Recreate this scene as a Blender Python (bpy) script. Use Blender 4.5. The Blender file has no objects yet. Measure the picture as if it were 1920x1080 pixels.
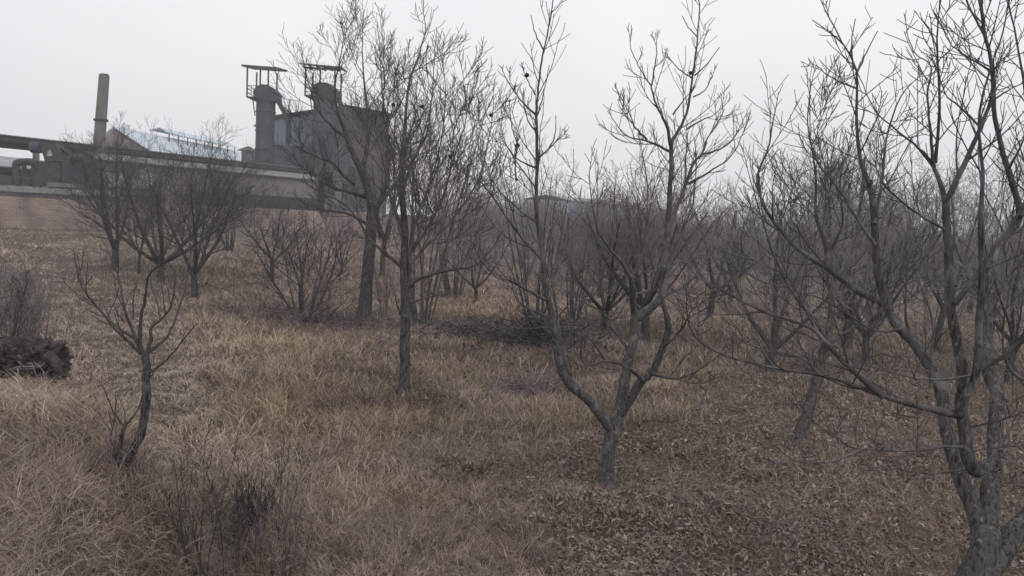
import bpy, math, random
import numpy as np
from mathutils import Vector, Matrix

# ------------------------------------------------------------------ camera, world, sun, exposure
scene = bpy.context.scene
C = scene.collection
F = 1450.0                      # focal length in pixels of the 1920 px wide photograph
PITCH = math.radians(5.1); ROLL = math.radians(2.8)
fw = np.array([0, math.cos(PITCH), -math.sin(PITCH)])
u0 = np.array([0, math.sin(PITCH), math.cos(PITCH)]); r0 = np.array([1.0, 0, 0])
RT = r0*math.cos(ROLL) + u0*math.sin(ROLL)
UP = -r0*math.sin(ROLL) + u0*math.cos(ROLL)
cam_data = bpy.data.cameras.new('camera'); cam = bpy.data.objects.new('camera', cam_data); C.objects.link(cam)
m = Matrix(((RT[0], UP[0], -fw[0], 0), (RT[1], UP[1], -fw[1], 0), (RT[2], UP[2], -fw[2], 0), (0, 0, 0, 1)))
cam.matrix_world = m
cam_data.sensor_width = 36; cam_data.lens = 36*F/1920; cam_data.clip_start = 0.1; cam_data.clip_end = 3000
scene.camera = cam

SUN_EL, SUN_AZ = math.radians(48), math.radians(150)
world = bpy.data.worlds.new('World'); scene.world = world; world.use_nodes = True
nt = world.node_tree; N = nt.nodes; L = nt.links
bg = N['Background']; bg.inputs['Strength'].default_value = 0.1
sky = N.new('ShaderNodeTexSky'); sky.sky_type = 'NISHITA'; sky.sun_disc = False
sky.sun_elevation = SUN_EL; sky.sun_rotation = SUN_AZ; sky.dust_density = 5; sky.air_density = 1.2
tc = N.new('ShaderNodeTexCoord')
noi = N.new('ShaderNodeTexNoise'); noi.inputs['Scale'].default_value = 1.5; noi.inputs['Detail'].default_value = 3
L.new(tc.outputs['Generated'], noi.inputs['Vector'])
cl = N.new('ShaderNodeValToRGB')            # the overcast layer: cool grey to slightly pink grey cloud
cl.color_ramp.elements[0].position = 0.3; cl.color_ramp.elements[0].color = (0.70, 0.72, 0.76, 1)
cl.color_ramp.elements[1].position = 0.7; cl.color_ramp.elements[1].color = (0.90, 0.86, 0.89, 1)
L.new(noi.outputs['Fac'], cl.inputs['Fac'])
mulc = N.new('ShaderNodeVectorMath'); mulc.operation = 'SCALE'; mulc.inputs['Scale'].default_value = 11.2
L.new(cl.outputs['Color'], mulc.inputs[0])
mx = N.new('ShaderNodeMix'); mx.data_type = 'RGBA'; mx.inputs['Factor'].default_value = 0.95
L.new(sky.outputs['Color'], mx.inputs['A']); L.new(mulc.outputs['Vector'], mx.inputs['B'])
L.new(mx.outputs['Result'], bg.inputs['Color'])
sd = bpy.data.lights.new('sun', 'SUN'); sd.energy = 0.9; sd.angle = math.radians(35); sd.color = (1, 0.96, 0.92)
so = bpy.data.objects.new('sun', sd); C.objects.link(so)
# Nishita: rotation 0 = +Y, clockwise
sdir = Vector((math.sin(SUN_AZ)*math.cos(SUN_EL), math.cos(SUN_AZ)*math.cos(SUN_EL), math.sin(SUN_EL)))
so.rotation_euler = sdir.to_track_quat('Z', 'Y').to_euler(); so.location = (0, -20, 40)
vs = scene.view_settings; vs.view_transform = 'Standard'; vs.look = 'None'; vs.exposure = 0.13; vs.gamma = 1
vs.use_curve_mapping = False

# ------------------------------------------------------------------ helpers
def P(px, py, d):
    return fw*d + RT*((px-960)/F*d) - UP*((py-540)/F*d)
def hash2(ix, iy, s=0):
    h = np.sin(ix*127.1 + iy*311.7 + s*74.7)*43758.5453
    return h - np.floor(h)
def vnoise(x, y, s=0):
    x = np.asarray(x, float); y = np.asarray(y, float)
    ix = np.floor(x); iy = np.floor(y); fx = x-ix; fy = y-iy
    fx = fx*fx*(3-2*fx); fy = fy*fy*(3-2*fy)
    a = hash2(ix, iy, s); b = hash2(ix+1, iy, s); c = hash2(ix, iy+1, s); d = hash2(ix+1, iy+1, s)
    return (a*(1-fx)+b*fx)*(1-fy) + (c*(1-fx)+d*fx)*fy
def fbm(x, y, s=0, o=3):
    v = 0; a = 1; t = 0
    for k in range(o):
        v = v + a*vnoise(x*2**k, y*2**k, s+k*7); t += a; a *= .5
    return v/t
def sst(a, b, x):
    t = np.clip((x-a)/(b-a), 0, 1); return t*t*(3-2*t)

# line of the retaining wall in plan (polyline), yard behind it at z = 0
WALL = np.array([(-41.0, 27.0), (-29.8, 45.0), (-15.6, 70.0), (-5.0, 90.0)])
WU = (WALL[2]-WALL[1])/np.linalg.norm(WALL[2]-WALL[1]); WV = np.array([-WU[1], WU[0]])
def walld(x, y):      # >0 behind the wall (yard side)
    return (x-WALL[1][0])*WV[0] + (y-WALL[1][1])*WV[1]
BANK = [(-1.7, 3.0), (-2.3, 5.8), (-3.1, 7.2), (-4.3, 8.5), (-7.2, 11.4), (-12, 16), (-20, 26)]
def bankx(y):
    return np.interp(y, [b[1] for b in BANK], [b[0] for b in BANK])
def ground(x, y):
    x = np.asarray(x, float); y = np.asarray(y, float)
    z = -2.9 + 0*x
    w = walld(x, y)
    z = z + 0.95*sst(-26, -2, w)*(w < 40)
    z = z - 0.045*np.maximum(0, x+4)*sst(12, 60, y)
    bx = bankx(y)
    k = sst(0.22, -.75, x-bx+.25*(vnoise(y*.9, y*.3, 91)-.5))
    z = z + (0.80*k + 0.35*sst(-1, -5, x-bx))*sst(26, 14, y)
    z = z + 1.35*sst(4.3, 1.6, y)*sst(-7, -3, x)*(1-k)*0.95 + 0.5*k*sst(4.3, 1.6, y)
    # hollow just below the bank edge
    z = z - 0.20*np.exp(-(((x-bx-.42)/.4)**2))*sst(12, 7, y)
    n = (fbm(x*.22, y*.22, 3)-.5)*.5 + (fbm(x*.9, y*.9, 11)-.5)*.22 + (vnoise(x*3.1, y*3.1, 5)-.5)*.07
    z = z + n*sst(40, 1.0, w)*np.where(w > .2, .2, 1)
    yard = sst(0.5, 1.6, w)*sst(110, 92, y)
    z = z*(1-yard) + (-0.12)*yard
    return z
def G(px, py, dmin=2.5, dmax=120):
    ds = np.geomspace(dmin, dmax, 1500)
    pts = fw[None]*ds[:, None] + RT[None]*((px-960)/F*ds)[:, None] - UP[None]*((py-540)/F*ds)[:, None]
    h = ground(pts[:, 0], pts[:, 1])
    i = np.argmax(pts[:, 2] < h)
    return pts[i], ds[i]

def new_mesh(name, verts, quads, tris=None, mat=None, parent=None, smooth=True, mats=None, midx=None, col=None):
    verts = np.asarray(verts, np.float32).reshape(-1, 3)
    me = bpy.data.meshes.new(name)
    q = np.asarray(quads, np.int32).reshape(-1, 4) if quads is not None and len(quads) else np.zeros((0, 4), np.int32)
    t = np.asarray(tris, np.int32).reshape(-1, 3) if tris is not None and len(tris) else np.zeros((0, 3), np.int32)
    nl = q.size + t.size; nf = len(q)+len(t)
    me.vertices.add(len(verts)); me.vertices.foreach_set('co', verts.ravel())
    me.loops.add(nl); me.loops.foreach_set('vertex_index', np.concatenate([q.ravel(), t.ravel()]))
    me.polygons.add(nf)
    ls = np.concatenate([np.arange(len(q))*4, len(q)*4 + np.arange(len(t))*3]).astype(np.int32)
    me.polygons.foreach_set('loop_start', ls)
    if smooth: me.polygons.foreach_set('use_smooth', np.ones(nf, bool))
    if mats:
        for mm in mats: me.materials.append(mm)
        if midx is not None: me.polygons.foreach_set('material_index', np.asarray(midx, np.int32))
    elif mat: me.materials.append(mat)
    if col is not None:
        at = me.color_attributes.new('tint', 'FLOAT_COLOR', 'POINT')
        c4 = np.ones((len(verts), 4), np.float32); c4[:, :3] = col
        at.data.foreach_set('color', c4.ravel())
    me.update(calc_edges=True)
    o = bpy.data.objects.new(name, me); C.objects.link(o)
    if parent is not None: o.parent = parent
    return o
def tag(o, label=None, cat=None, group=None, kind=None):
    if label: o['label'] = label
    if cat: o['category'] = cat
    if group: o['group'] = group
    if kind: o['kind'] = kind
    return o
def thing(name, loc, label, cat, group=None):
    o = bpy.data.objects.new(name, None); C.objects.link(o); o.location = loc; o.empty_display_size = .3
    return tag(o, label, cat, group)

def mat_new(name, rough=.9):
    mt = bpy.data.materials.new(name); mt.use_nodes = True
    b = mt.node_tree.nodes['Principled BSDF']; b.inputs['Roughness'].default_value = rough
    b.inputs['Specular IOR Level'].default_value = .25
    return mt, mt.node_tree.nodes, mt.node_tree.links, b
def mat_noise(name, cols, scale=5, detail=6, rough=.9, bump=0, bscale=None, stretch=(1, 1, 1), coord='Object', pos=None, metallic=0):
    mt, n, l, b = mat_new(name, rough); b.inputs['Metallic'].default_value = metallic
    t = n.new('ShaderNodeTexCoord'); mp = n.new('ShaderNodeMapping'); mp.inputs['Scale'].default_value = stretch
    l.new(t.outputs[coord], mp.inputs['Vector'])
    x = n.new('ShaderNodeTexNoise'); x.inputs['Scale'].default_value = scale; x.inputs['Detail'].default_value = detail
    x.inputs['Roughness'].default_value = .65
    l.new(mp.outputs['Vector'], x.inputs['Vector'])
    r = n.new('ShaderNodeValToRGB'); el = r.color_ramp.elements
    ps = pos or list(np.linspace(.32, .68, len(cols)))
    el[0].position = ps[0]; el[0].color = (*cols[0], 1); el[1].position = ps[-1]; el[1].color = (*cols[-1], 1)
    for c, p_ in zip(cols[1:-1], ps[1:-1]):
        e = el.new(p_); e.color = (*c, 1)
    l.new(x.outputs['Fac'], r.inputs['Fac']); l.new(r.outputs['Color'], b.inputs['Base Color'])
    if bump:
        y = n.new('ShaderNodeTexNoise'); y.inputs['Scale'].default_value = bscale or scale*3; y.inputs['Detail'].default_value = 5
        l.new(mp.outputs['Vector'], y.inputs['Vector'])
        bp = n.new('ShaderNodeBump'); bp.inputs['Strength'].default_value = bump; bp.inputs['Distance'].default_value = .02
        l.new(y.outputs['Fac'], bp.inputs['Height']); l.new(bp.outputs['Normal'], b.inputs['Normal'])
    return mt
def mat_tint(name, rough=.85, trans=0.0):
    mt, n, l, b = mat_new(name, rough)
    a = n.new('ShaderNodeVertexColor'); a.layer_name = 'tint'
    l.new(a.outputs['Color'], b.inputs['Base Color'])
    return mt

M = {}
M['bark_near'] = mat_noise('bark_grey', [(.03, .029, .033), (.085, .082, .09), (.12, .115, .125), (.24, .23, .235)], 16, 10, .9, 1.0, 45, (1, 1, .35), pos=[.34, .47, .56, .70])
def mat_bark(name, lo, mid, hi, patch, crack=.35):
    mt, n, l, b = mat_new(name, .92)
    t = n.new('ShaderNodeTexCoord')
    def nz_(sc, st, det=8, ro=.7):
        mp = n.new('ShaderNodeMapping'); mp.inputs['Scale'].default_value = st; l.new(t.outputs['Object'], mp.inputs['Vector'])
        x = n.new('ShaderNodeTexNoise'); x.inputs['Scale'].default_value = sc; x.inputs['Detail'].default_value = det; x.inputs['Roughness'].default_value = ro
        x.inputs['Distortion'].default_value = .6; l.new(mp.outputs['Vector'], x.inputs['Vector']); return x
    def ramp(src, c0, c1, p0, p1):
        r = n.new('ShaderNodeValToRGB'); e = r.color_ramp.elements; e[0].position = p0; e[1].position = p1; e[0].color = (*c0, 1); e[1].color = (*c1, 1); l.new(src, r.inputs['Fac']); return r
    def mix(a_, b_, f_=None, mode='MIX', fv=1):
        m_ = n.new('ShaderNodeMix'); m_.data_type = 'RGBA'; m_.blend_type = mode; m_.inputs['Factor'].default_value = fv
        if f_: l.new(f_, m_.inputs['Factor'])
        l.new(a_, m_.inputs['A']); l.new(b_, m_.inputs['B']); return m_.outputs['Result']
    fis = nz_(55, (1, 1, .14), 6, .6); base_ = ramp(fis.outputs['Fac'], lo, mid, .40, .56)
    pal = nz_(7, (1, 1, .6), 7, .75); pf = ramp(pal.outputs['Fac'], (0, 0, 0), (1, 1, 1), .52, .60)
    hc = n.new('ShaderNodeRGB'); hc.outputs[0].default_value = (*hi, 1)
    c1 = mix(base_.outputs['Color'], hc.outputs[0], pf.outputs['Color'])
    c2 = mix(c1, ramp(fis.outputs['Fac'], (crack, crack, crack), (1, 1, 1), .34, .48).outputs['Color'], None, 'MULTIPLY', 1)
    li = nz_(28, (1, 1, 1), 3, .5); lf = ramp(li.outputs['Fac'], (0, 0, 0), (.7, .7, .7), .64, .69); lc = n.new('ShaderNodeRGB'); lc.outputs[0].default_value = (*patch, 1)
    c3 = mix(c2, lc.outputs[0], lf.outputs['Color']); l.new(c3, b.inputs['Base Color'])
    bp = n.new('ShaderNodeBump'); bp.inputs['Strength'].default_value = 1; bp.inputs['Distance'].default_value = .012; l.new(fis.outputs['Fac'], bp.inputs['Height'])
    bp2 = n.new('ShaderNodeBump'); bp2.inputs['Strength'].default_value = .8; bp2.inputs['Distance'].default_value = .03; l.new(pal.outputs['Fac'], bp2.inputs['Height']); l.new(bp.outputs['Normal'], bp2.inputs['Normal']); l.new(bp2.outputs['Normal'], b.inputs['Normal'])
    return mt
M['bark_near'] = mat_bark('bark_grey', (.05, .046, .047), (.105, .098, .10), (.175, .167, .172), (.26, .258, .25), .5)
M['bark_dark'] = mat_bark('bark_dark', (.028, .026, .028), (.075, .07, .075), (.12, .115, .12), (.2, .2, .19))
M['bark_warm'] = mat_bark('bark_warm', (.04, .034, .033), (.11, .092, .088), (.15, .135, .13), (.2, .19, .18))
M['twig'] = mat_noise('twig_bark', [(.12, .105, .113), (.21, .188, .2), (.33, .30, .315)], 3, 4, .85)
M['twig_dark'] = mat_noise('twig_dark', [(.03, .026, .028), (.055, .048, .052), (.09, .08, .085)], 3, 4, .85)
M['twig_red'] = mat_noise('twig_red', [(.12, .09, .094), (.21, .16, .165), (.30, .24, .25)], 3, 4, .85)
M['twig_near'] = mat_noise('twig_near', [(.045, .037, .038), (.085, .074, .077), (.17, .155, .16)], 7, 6, .85, .5, 30)
M['fruit'] = mat_noise('dried_fruit_skin', [(.008, .006, .006), (.03, .02, .018)], 20, 3, .8)

# ------------------------------------------------------------------ ground sheet
def ring(a, b, n): return list(np.linspace(a, b, n, endpoint=False))
th = np.radians(np.array(ring(-180, -60, 24)+ring(-60, -42, 20)+ring(-42, 42, 520)+ring(42, 60, 20)+ring(60, 180, 24)+[180.0]))
rr = np.concatenate([[0.02], np.geomspace(.8, 230, 430)])
TT, RR = np.meshgrid(th, rr)
GX = RR*np.sin(TT); GY = RR*np.cos(TT)
GZ = ground(GX, GY)
nr, nc = GX.shape
idx = np.arange(nr*nc).reshape(nr, nc)
q = np.stack([idx[:-1, :-1], idx[:-1, 1:], idx[1:, 1:], idx[1:, :-1]], -1).reshape(-1, 4)[:, ::-1]
mt, n, l, b = mat_new('soil_and_thatch', .95)
geo = n.new('ShaderNodeNewGeometry')
def nz(scale, det, ro=.6):
    x = n.new('ShaderNodeTexNoise'); x.inputs['Scale'].default_value = scale; x.inputs['Detail'].default_value = det
    x.inputs['Roughness'].default_value = ro; l.new(geo.outputs['Position'], x.inputs['Vector']); return x
def rp(src, cols, ps):
    r = n.new('ShaderNodeValToRGB'); e = r.color_ramp.elements
    e[0].position = ps[0]; e[0].color = (*cols[0], 1); e[1].position = ps[-1]; e[1].color = (*cols[-1], 1)
    for c, p_ in zip(cols[1:-1], ps[1:-1]): k = e.new(p_); k.color = (*c, 1)
    l.new(src, r.inputs['Fac']); return r
a = rp(nz(14, 8, .75).outputs['Fac'], [(.035, .028, .022), (.10, .08, .062), (.24, .195, .15)], [.32, .5, .7])
c = rp(nz(.35, 4).outputs['Fac'], [(.75, .66, .62), (1.0, .97, .92), (1.12, 1.05, .86)], [.35, .5, .65])
mm = n.new('ShaderNodeMix'); mm.data_type = 'RGBA'; mm.blend_type = 'MULTIPLY'; mm.inputs['Factor'].default_value = 1
l.new(a.outputs['Color'], mm.inputs['A']); l.new(c.outputs['Color'], mm.inputs['B']); l.new(mm.outputs['Result'], b.inputs['Base Color'])
bp = n.new('ShaderNodeBump'); bp.inputs['Strength'].default_value = 1; bp.inputs['Distance'].default_value = .05
l.new(nz(22, 6).outputs['Fac'], bp.inputs['Height']); l.new(bp.outputs['Normal'], b.inputs['Normal'])
tag(new_mesh('ground', np.stack([GX, GY, GZ], -1), q, mat=mt), kind='structure')

# ------------------------------------------------------------------ tubes (branches)
class Tubes:
    def __init__(self): self.g = {}
    def add(self, pts, rad, sides):
        pts = np.asarray(pts, float); self.g.setdefault((len(pts), sides), []).append((pts, np.asarray(rad, float)))
    def arrays(self):
        V = []; Q = []; off = 0
        for (n_, s), lst in self.g.items():
            p = np.stack([a_[0] for a_ in lst]); r = np.stack([a_[1] for a_ in lst])
            t = np.gradient(p, axis=1); t /= np.linalg.norm(t, axis=2, keepdims=True)+1e-9
            md = t.mean(1); ref = np.where(np.abs(md[:, 2:3]) < .8, [[0, 0, 1.0]], [[1.0, .13, 0]])
            n1 = np.cross(t, ref[:, None, :]); n1 /= np.linalg.norm(n1, axis=2, keepdims=True)+1e-9
            n2 = np.cross(t, n1)
            an = np.arange(s)*2*math.pi/s
            v = p[:, :, None, :] + r[:, :, None, None]*(n1[:, :, None, :]*np.cos(an)[None, None, :, None] + n2[:, :, None, :]*np.sin(an)[None, None, :, None])
            if s >= 10:
                rn_ = np.random.default_rng(n_*7+s).normal(0, 1, (len(lst), n_, s))
                rn_ = rn_+np.roll(rn_, 1, 2)*.8+np.roll(rn_, -1, 2)*.8; rn_[:, 1:-1] += .6*(rn_[:, :-2]+rn_[:, 2:])
                v = p[:, :, None, :]+(v-p[:, :, None, :])*(1+.02*rn_[..., None])
            B = len(lst); ix = (np.arange(B*n_*s)+off).reshape(B, n_, s)
            a0 = ix[:, :-1]; b0 = ix[:, 1:]
            qq = np.stack([a0, np.roll(a0, -1, 2), np.roll(b0, -1, 2), b0], -1).reshape(-1, 4)
            V.append(v.reshape(-1, 3)); Q.append(qq); off += B*n_*s
        if not V: return np.zeros((0, 3)), np.zeros((0, 4), int)
        return np.concatenate(V), np.concatenate(Q)
    def build(self, name, mat, parent, origin=(0, 0, 0)):
        v, q_ = self.arrays()
        return new_mesh(name, v-np.asarray(origin)[None], q_, mat=mat, parent=parent)

def unit(v): return v/(np.linalg.norm(v)+1e-9)
def rot_about(v, ax, a_):
    ax = unit(ax); return v*math.cos(a_) + np.cross(ax, v)*math.sin(a_) + ax*np.dot(ax, v)*(1-math.cos(a_))
class Cfg:
    def __init__(s, **k):
        s.n = [5, 7, 6, 4, 0]; s.ang = [45, 45, 48, 45, 40]; s.ratio = [.8, .55, .55, .5, .5]; s.trop = [.02, .10, .16, .16, .14]
        s.wob = [.05, .12, .16, .18, .18]; s.maxl = 4; s.rmin = .0035; s.t0 = [.55, .2, .15, .15, .2]; s.rr = .6
        s.npt = [8, 8, 6, 5, 4]; s.sides = [10, 7, 5, 4, 3]
        s.__dict__.update(k)
def grow(TR, CR, p, d, Lg, r, lvl, cfg, rng, split=1):
    n_ = cfg.npt[lvl]; seg = Lg/(n_-1); pts = [p]; dr = unit(np.asarray(d, float)); dirs = [dr]
    for i in range(n_-1):
        dr = unit(dr + rng.normal(0, cfg.wob[lvl], 3) + np.array([0, 0, cfg.trop[lvl]])*(.6+.8*i/n_))
        pts.append(pts[-1]+dr*seg); dirs.append(dr)
    pts = np.array(pts); tt = np.linspace(0, 1, n_)
    rend = max(cfg.rmin*.8, r*.3)
    rad = r + (rend-r)*tt**.9
    rad = np.maximum(rad, cfg.rmin*.8)
    (TR if lvl < split else CR).add(pts, rad, cfg.sides[lvl])
    if lvl >= cfg.maxl: return
    k = cfg.n[lvl]; k = max(1, int(round(k*rng.uniform(.75, 1.25))))
    az = rng.uniform(0, 6.28)
    for j in range(k):
        t = cfg.t0[lvl] + (1-cfg.t0[lvl])*(j+rng.uniform(.2, .9))/k; t = min(t, .98)
        f_ = t*(n_-1); i = int(f_); fr = f_-i; i2 = min(i+1, n_-1)
        q_ = pts[i]*(1-fr)+pts[i2]*fr; tg = dirs[i2]
        az += 2.4 + rng.normal(0, .5)
        per = unit(np.cross(tg, np.array([.31, .22, .92]))); per = rot_about(per, tg, az)
        an = math.radians(cfg.ang[lvl]*rng.uniform(.65, 1.25))
        cd = tg*math.cos(an)+per*math.sin(an)
        if lvl >= 1 and cd[2] < -.15: cd[2] *= -.5
        cl_ = Lg*cfg.ratio[lvl]*(1.2-.65*t)*rng.uniform(.55, 1.25)
        cr = max(cfg.rmin, (rad[i]*(1-fr)+rad[i2]*fr)*cfg.rr*rng.uniform(.8, 1.1))
        grow(TR, CR, q_, cd, cl_, cr, lvl+1, cfg, rng, split)

def smooth_path(pts, k=4, jit=0, rng=None):
    pts = np.asarray(pts, float)
    if len(pts) < 3:
        t = np.linspace(0, 1, k+1)[:, None]; return pts[0]*(1-t)+pts[-1]*t
    e = np.vstack([2*pts[0]-pts[1], pts, 2*pts[-1]-pts[-2]]); out = []
    for i in range(1, len(e)-2):
        for j in range(k):
            t = j/k; a_, b_, c_, d_ = e[i-1], e[i], e[i+1], e[i+2]
            out.append(.5*(2*b_+(c_-a_)*t+(2*a_-5*b_+4*c_-d_)*t*t+(3*b_-a_-3*c_+d_)*t**3))
    out.append(e[-2]); out = np.array(out)
    if jit and rng is not None: out[1:-1] += rng.normal(0, jit, out[1:-1].shape)
    return out

def make_custom(name, label, cat, limbs, depth, seed, barks, twigcfg=None, fruits=(), group=None, side=(9, 5)):
    """limbs: (where, pixel points, depth offset start, end, r start px, r end px, twig spacing m or 0, twig length m)"""
    rng = np.random.default_rng(seed)
    TR = Tubes(); CR = Tubes()
    cfg0 = twigcfg or Cfg(n=[0, 4, 4, 3, 0], maxl=3, npt=[8, 6, 6, 5, 4], ratio=[.8, .6, .6, .55, .5], trop=[0, .12, .15, .15, .1], rmin=.0032, sides=[8, 5, 4, 4, 3])
    base = None; first_ = True
    for (wh, pp, o0, o1, ra, rb, sp, tl) in limbs:
        n_ = len(pp)
        cum = np.concatenate([[0], np.cumsum([math.dist(pp[i], pp[i+1]) for i in range(n_-1)])]); cum /= cum[-1]
        ds = depth+o0+(o1-o0)*cum
        pts = np.array([P(x, y, d_) for (x, y), d_ in zip(pp, ds)])
        if base is None: base = pts[0].copy()
        d_k = np.interp(np.linspace(0, 1, (n_-1)*4+1) if n_ > 2 else np.linspace(0, 1, 5), [0, 1], [ds[0], ds[-1]])
        path = smooth_path(pts, 4, .00035*depth, rng)
        lt = np.linspace(0, 1, len(path)); rad = ((ra+(rb-ra)*lt**.8) if wh == 't' else (rb*.72+(ra*.92-rb*.72)*(1-lt)**1.7))*d_k/F; rad = np.maximum(rad, cfg0.rmin*.9)
        if wh == 't':
            e_ = unit(path[-1]-path[-2])*rad[-1]; path = np.vstack([path, path[-1]+e_*.55, path[-1]+e_*.8]); rad = np.concatenate([rad, [rad[-1]*.75, rad[-1]*.1]])
        if wh == 't':
            rad *= 1+rng.normal(0, .018, len(rad))
            if first_: ll = np.concatenate([[0], np.cumsum(np.linalg.norm(np.diff(path, axis=0), axis=1))]); rad *= 1+.6*np.exp(-ll/.13)
            first_ = False
        (TR if wh == 't' else CR).add(path, rad, side[0] if wh == 't' else side[1])
        if sp:
            sl = np.linalg.norm(np.diff(path, axis=0), axis=1); tot = sl.sum(); cs = np.concatenate([[0], np.cumsum(sl)])
            s = sp*rng.uniform(.6, 1.4); az = rng.uniform(0, 6)
            while s < tot*.985:
                i = min(np.searchsorted(cs, s)-1, len(path)-2); fr = (s-cs[i])/sl[i]
                q_ = path[i]*(1-fr)+path[i+1]*fr; tg = unit(path[i+1]-path[i])
                az += 2.4+rng.normal(0, .6)
                per = rot_about(unit(np.cross(tg, np.array([.3, .2, .93]))), tg, az)
                an = math.radians(rng.uniform(30, 62)); cd = tg*math.cos(an)+per*math.sin(an); cd[2] += .15
                lr = rad[i]*.5
                tls = tl*1.4*rng.uniform(.45, 1.25)*(1.1-.5*s/tot)
                grow(CR, CR, q_, cd, tls, max(cfg0.rmin, min(lr, .004+tls*.006)), 1 if tls > .8 else 2, cfg0, rng, 0)
                s += sp*.6*rng.uniform(.4, 1.6)
            # a continuing twig at the end
            grow(CR, CR, path[-1], unit(path[-1]-path[-2]), tl*.6, max(cfg0.rmin, rad[-1]*.9), 2, cfg0, rng, 0)
    root = thing(name, tuple(base), label, cat, group)
    TR.build('trunk', barks[0], root, base); CR.build('crown', barks[1], root, base)
    for (x, y, o_) in fruits:
        c_ = P(x, y, depth+o_)-base; fv, fq, ft = blob(c_, .022*depth/8, 8, 6, rng)
        new_mesh('dried_fruit', fv, fq, ft, M['fruit'], root)
    return root
def blob(c_, r, nu, nv, rng, sc=(1, 1, 1), jit=.12):
    V = [np.array([0, 0, r*sc[2]])]
    for j in range(1, nv):
        ph = math.pi*j/nv
        for i in range(nu):
            a_ = 2*math.pi*i/nu; rr_ = r*(1+rng.normal(0, jit))
            V.append(np.array([math.sin(ph)*math.cos(a_)*sc[0], math.sin(ph)*math.sin(a_)*sc[1], math.cos(ph)*sc[2]])*rr_)
    V.append(np.array([0, 0, -r*sc[2]])); V = np.array(V)+c_
    Q_ = []; T_ = []
    for j in range(nv-2):
        for i in range(nu):
            a_ = 1+j*nu+i; b_ = 1+j*nu+(i+1) % nu; Q_.append((a_, a_+nu, b_+nu, b_))
    for i in range(nu):
        T_.append((0, 1+i, 1+(i+1) % nu)); k = 1+(nv-2)*nu; T_.append((len(V)-1, k+(i+1) % nu, k+i))
    return V, Q_, T_

# ================================================================== FACTORY
class MB:
    def __init__(self): self.v = []; self.f = []
    def poly(self, pts, faces):
        o = len(self.v); self.v += [tuple(map(float, p_)) for p_ in pts]; self.f += [tuple(i+o for i in f_) for f_ in faces]
    def box(self, a_, b_, z0, z1, th, side=1):
        """vertical slab whose front bottom edge runs from plan point a to b, thickness th backward"""
        a_ = np.array(a_[:2], float); b_ = np.array(b_[:2], float); u = unit(b_-a_); v = np.array([-u[1], u[0]])*side*th
        z0a, z0b = (z0 if isinstance(z0, tuple) else (z0, z0)); z1a, z1b = (z1 if isinstance(z1, tuple) else (z1, z1))
        p_ = [(*a_, z0a), (*b_, z0b), (*(b_+v), z0b), (*(a_+v), z0a), (*a_, z1a), (*b_, z1b), (*(b_+v), z1b), (*(a_+v), z1a)]
        self.poly(p_, [(0, 3, 2, 1), (4, 5, 6, 7), (0, 1, 5, 4), (1, 2, 6, 5), (2, 3, 7, 6), (3, 0, 4, 7)])
    def cube(self, c_, s, rz=0):
        c_ = np.array(c_, float); ca, sa = math.cos(rz), math.sin(rz); p_ = []
        for dz in (-.5, .5):
            for dx, dy in ((-.5, -.5), (.5, -.5), (.5, .5), (-.5, .5)):
                x, y = dx*s[0], dy*s[1]; p_.append((c_[0]+x*ca-y*sa, c_[1]+x*sa+y*ca, c_[2]+dz*s[2]))
        self.poly(p_, [(0, 3, 2, 1), (4, 5, 6, 7), (0, 1, 5, 4), (1, 2, 6, 5), (2, 3, 7, 6), (3, 0, 4, 7)])
    def bar(self, a_, b_, w, n_=4, w2=None):
        a_ = np.array(a_, float); b_ = np.array(b_, float); t = unit(b_-a_)
        ref = np.array([0, 0, 1.0]) if abs(t[2]) < .9 else np.array([1.0, 0, 0])
        x = unit(np.cross(t, ref)); y = np.cross(t, x); w2 = w if w2 is None else w2; p_ = []
        for c_, ww in ((a_, w), (b_, w2)):
            for k in range(n_):
                an = 2*math.pi*(k+.5)/n_; p_.append(c_+(x*math.cos(an)+y*math.sin(an))*ww/(2 if n_ > 4 else 1.414))
        self.poly(p_, [tuple(range(n_))[::-1], tuple(range(n_, 2*n_))]+[(k, (k+1) % n_, n_+(k+1) % n_, n_+k) for k in range(n_)])
    def build(self, name, mat, parent, origin):
        me = bpy.data.meshes.new(name); o_ = np.asarray(origin, float)
        me.from_pydata([tuple(np.array(p_)-o_) for p_ in self.v], [], self.f); me.materials.append(mat); me.update()
        o = bpy.data.objects.new(name, me); C.objects.link(o); o.parent = parent
        return o

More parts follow.
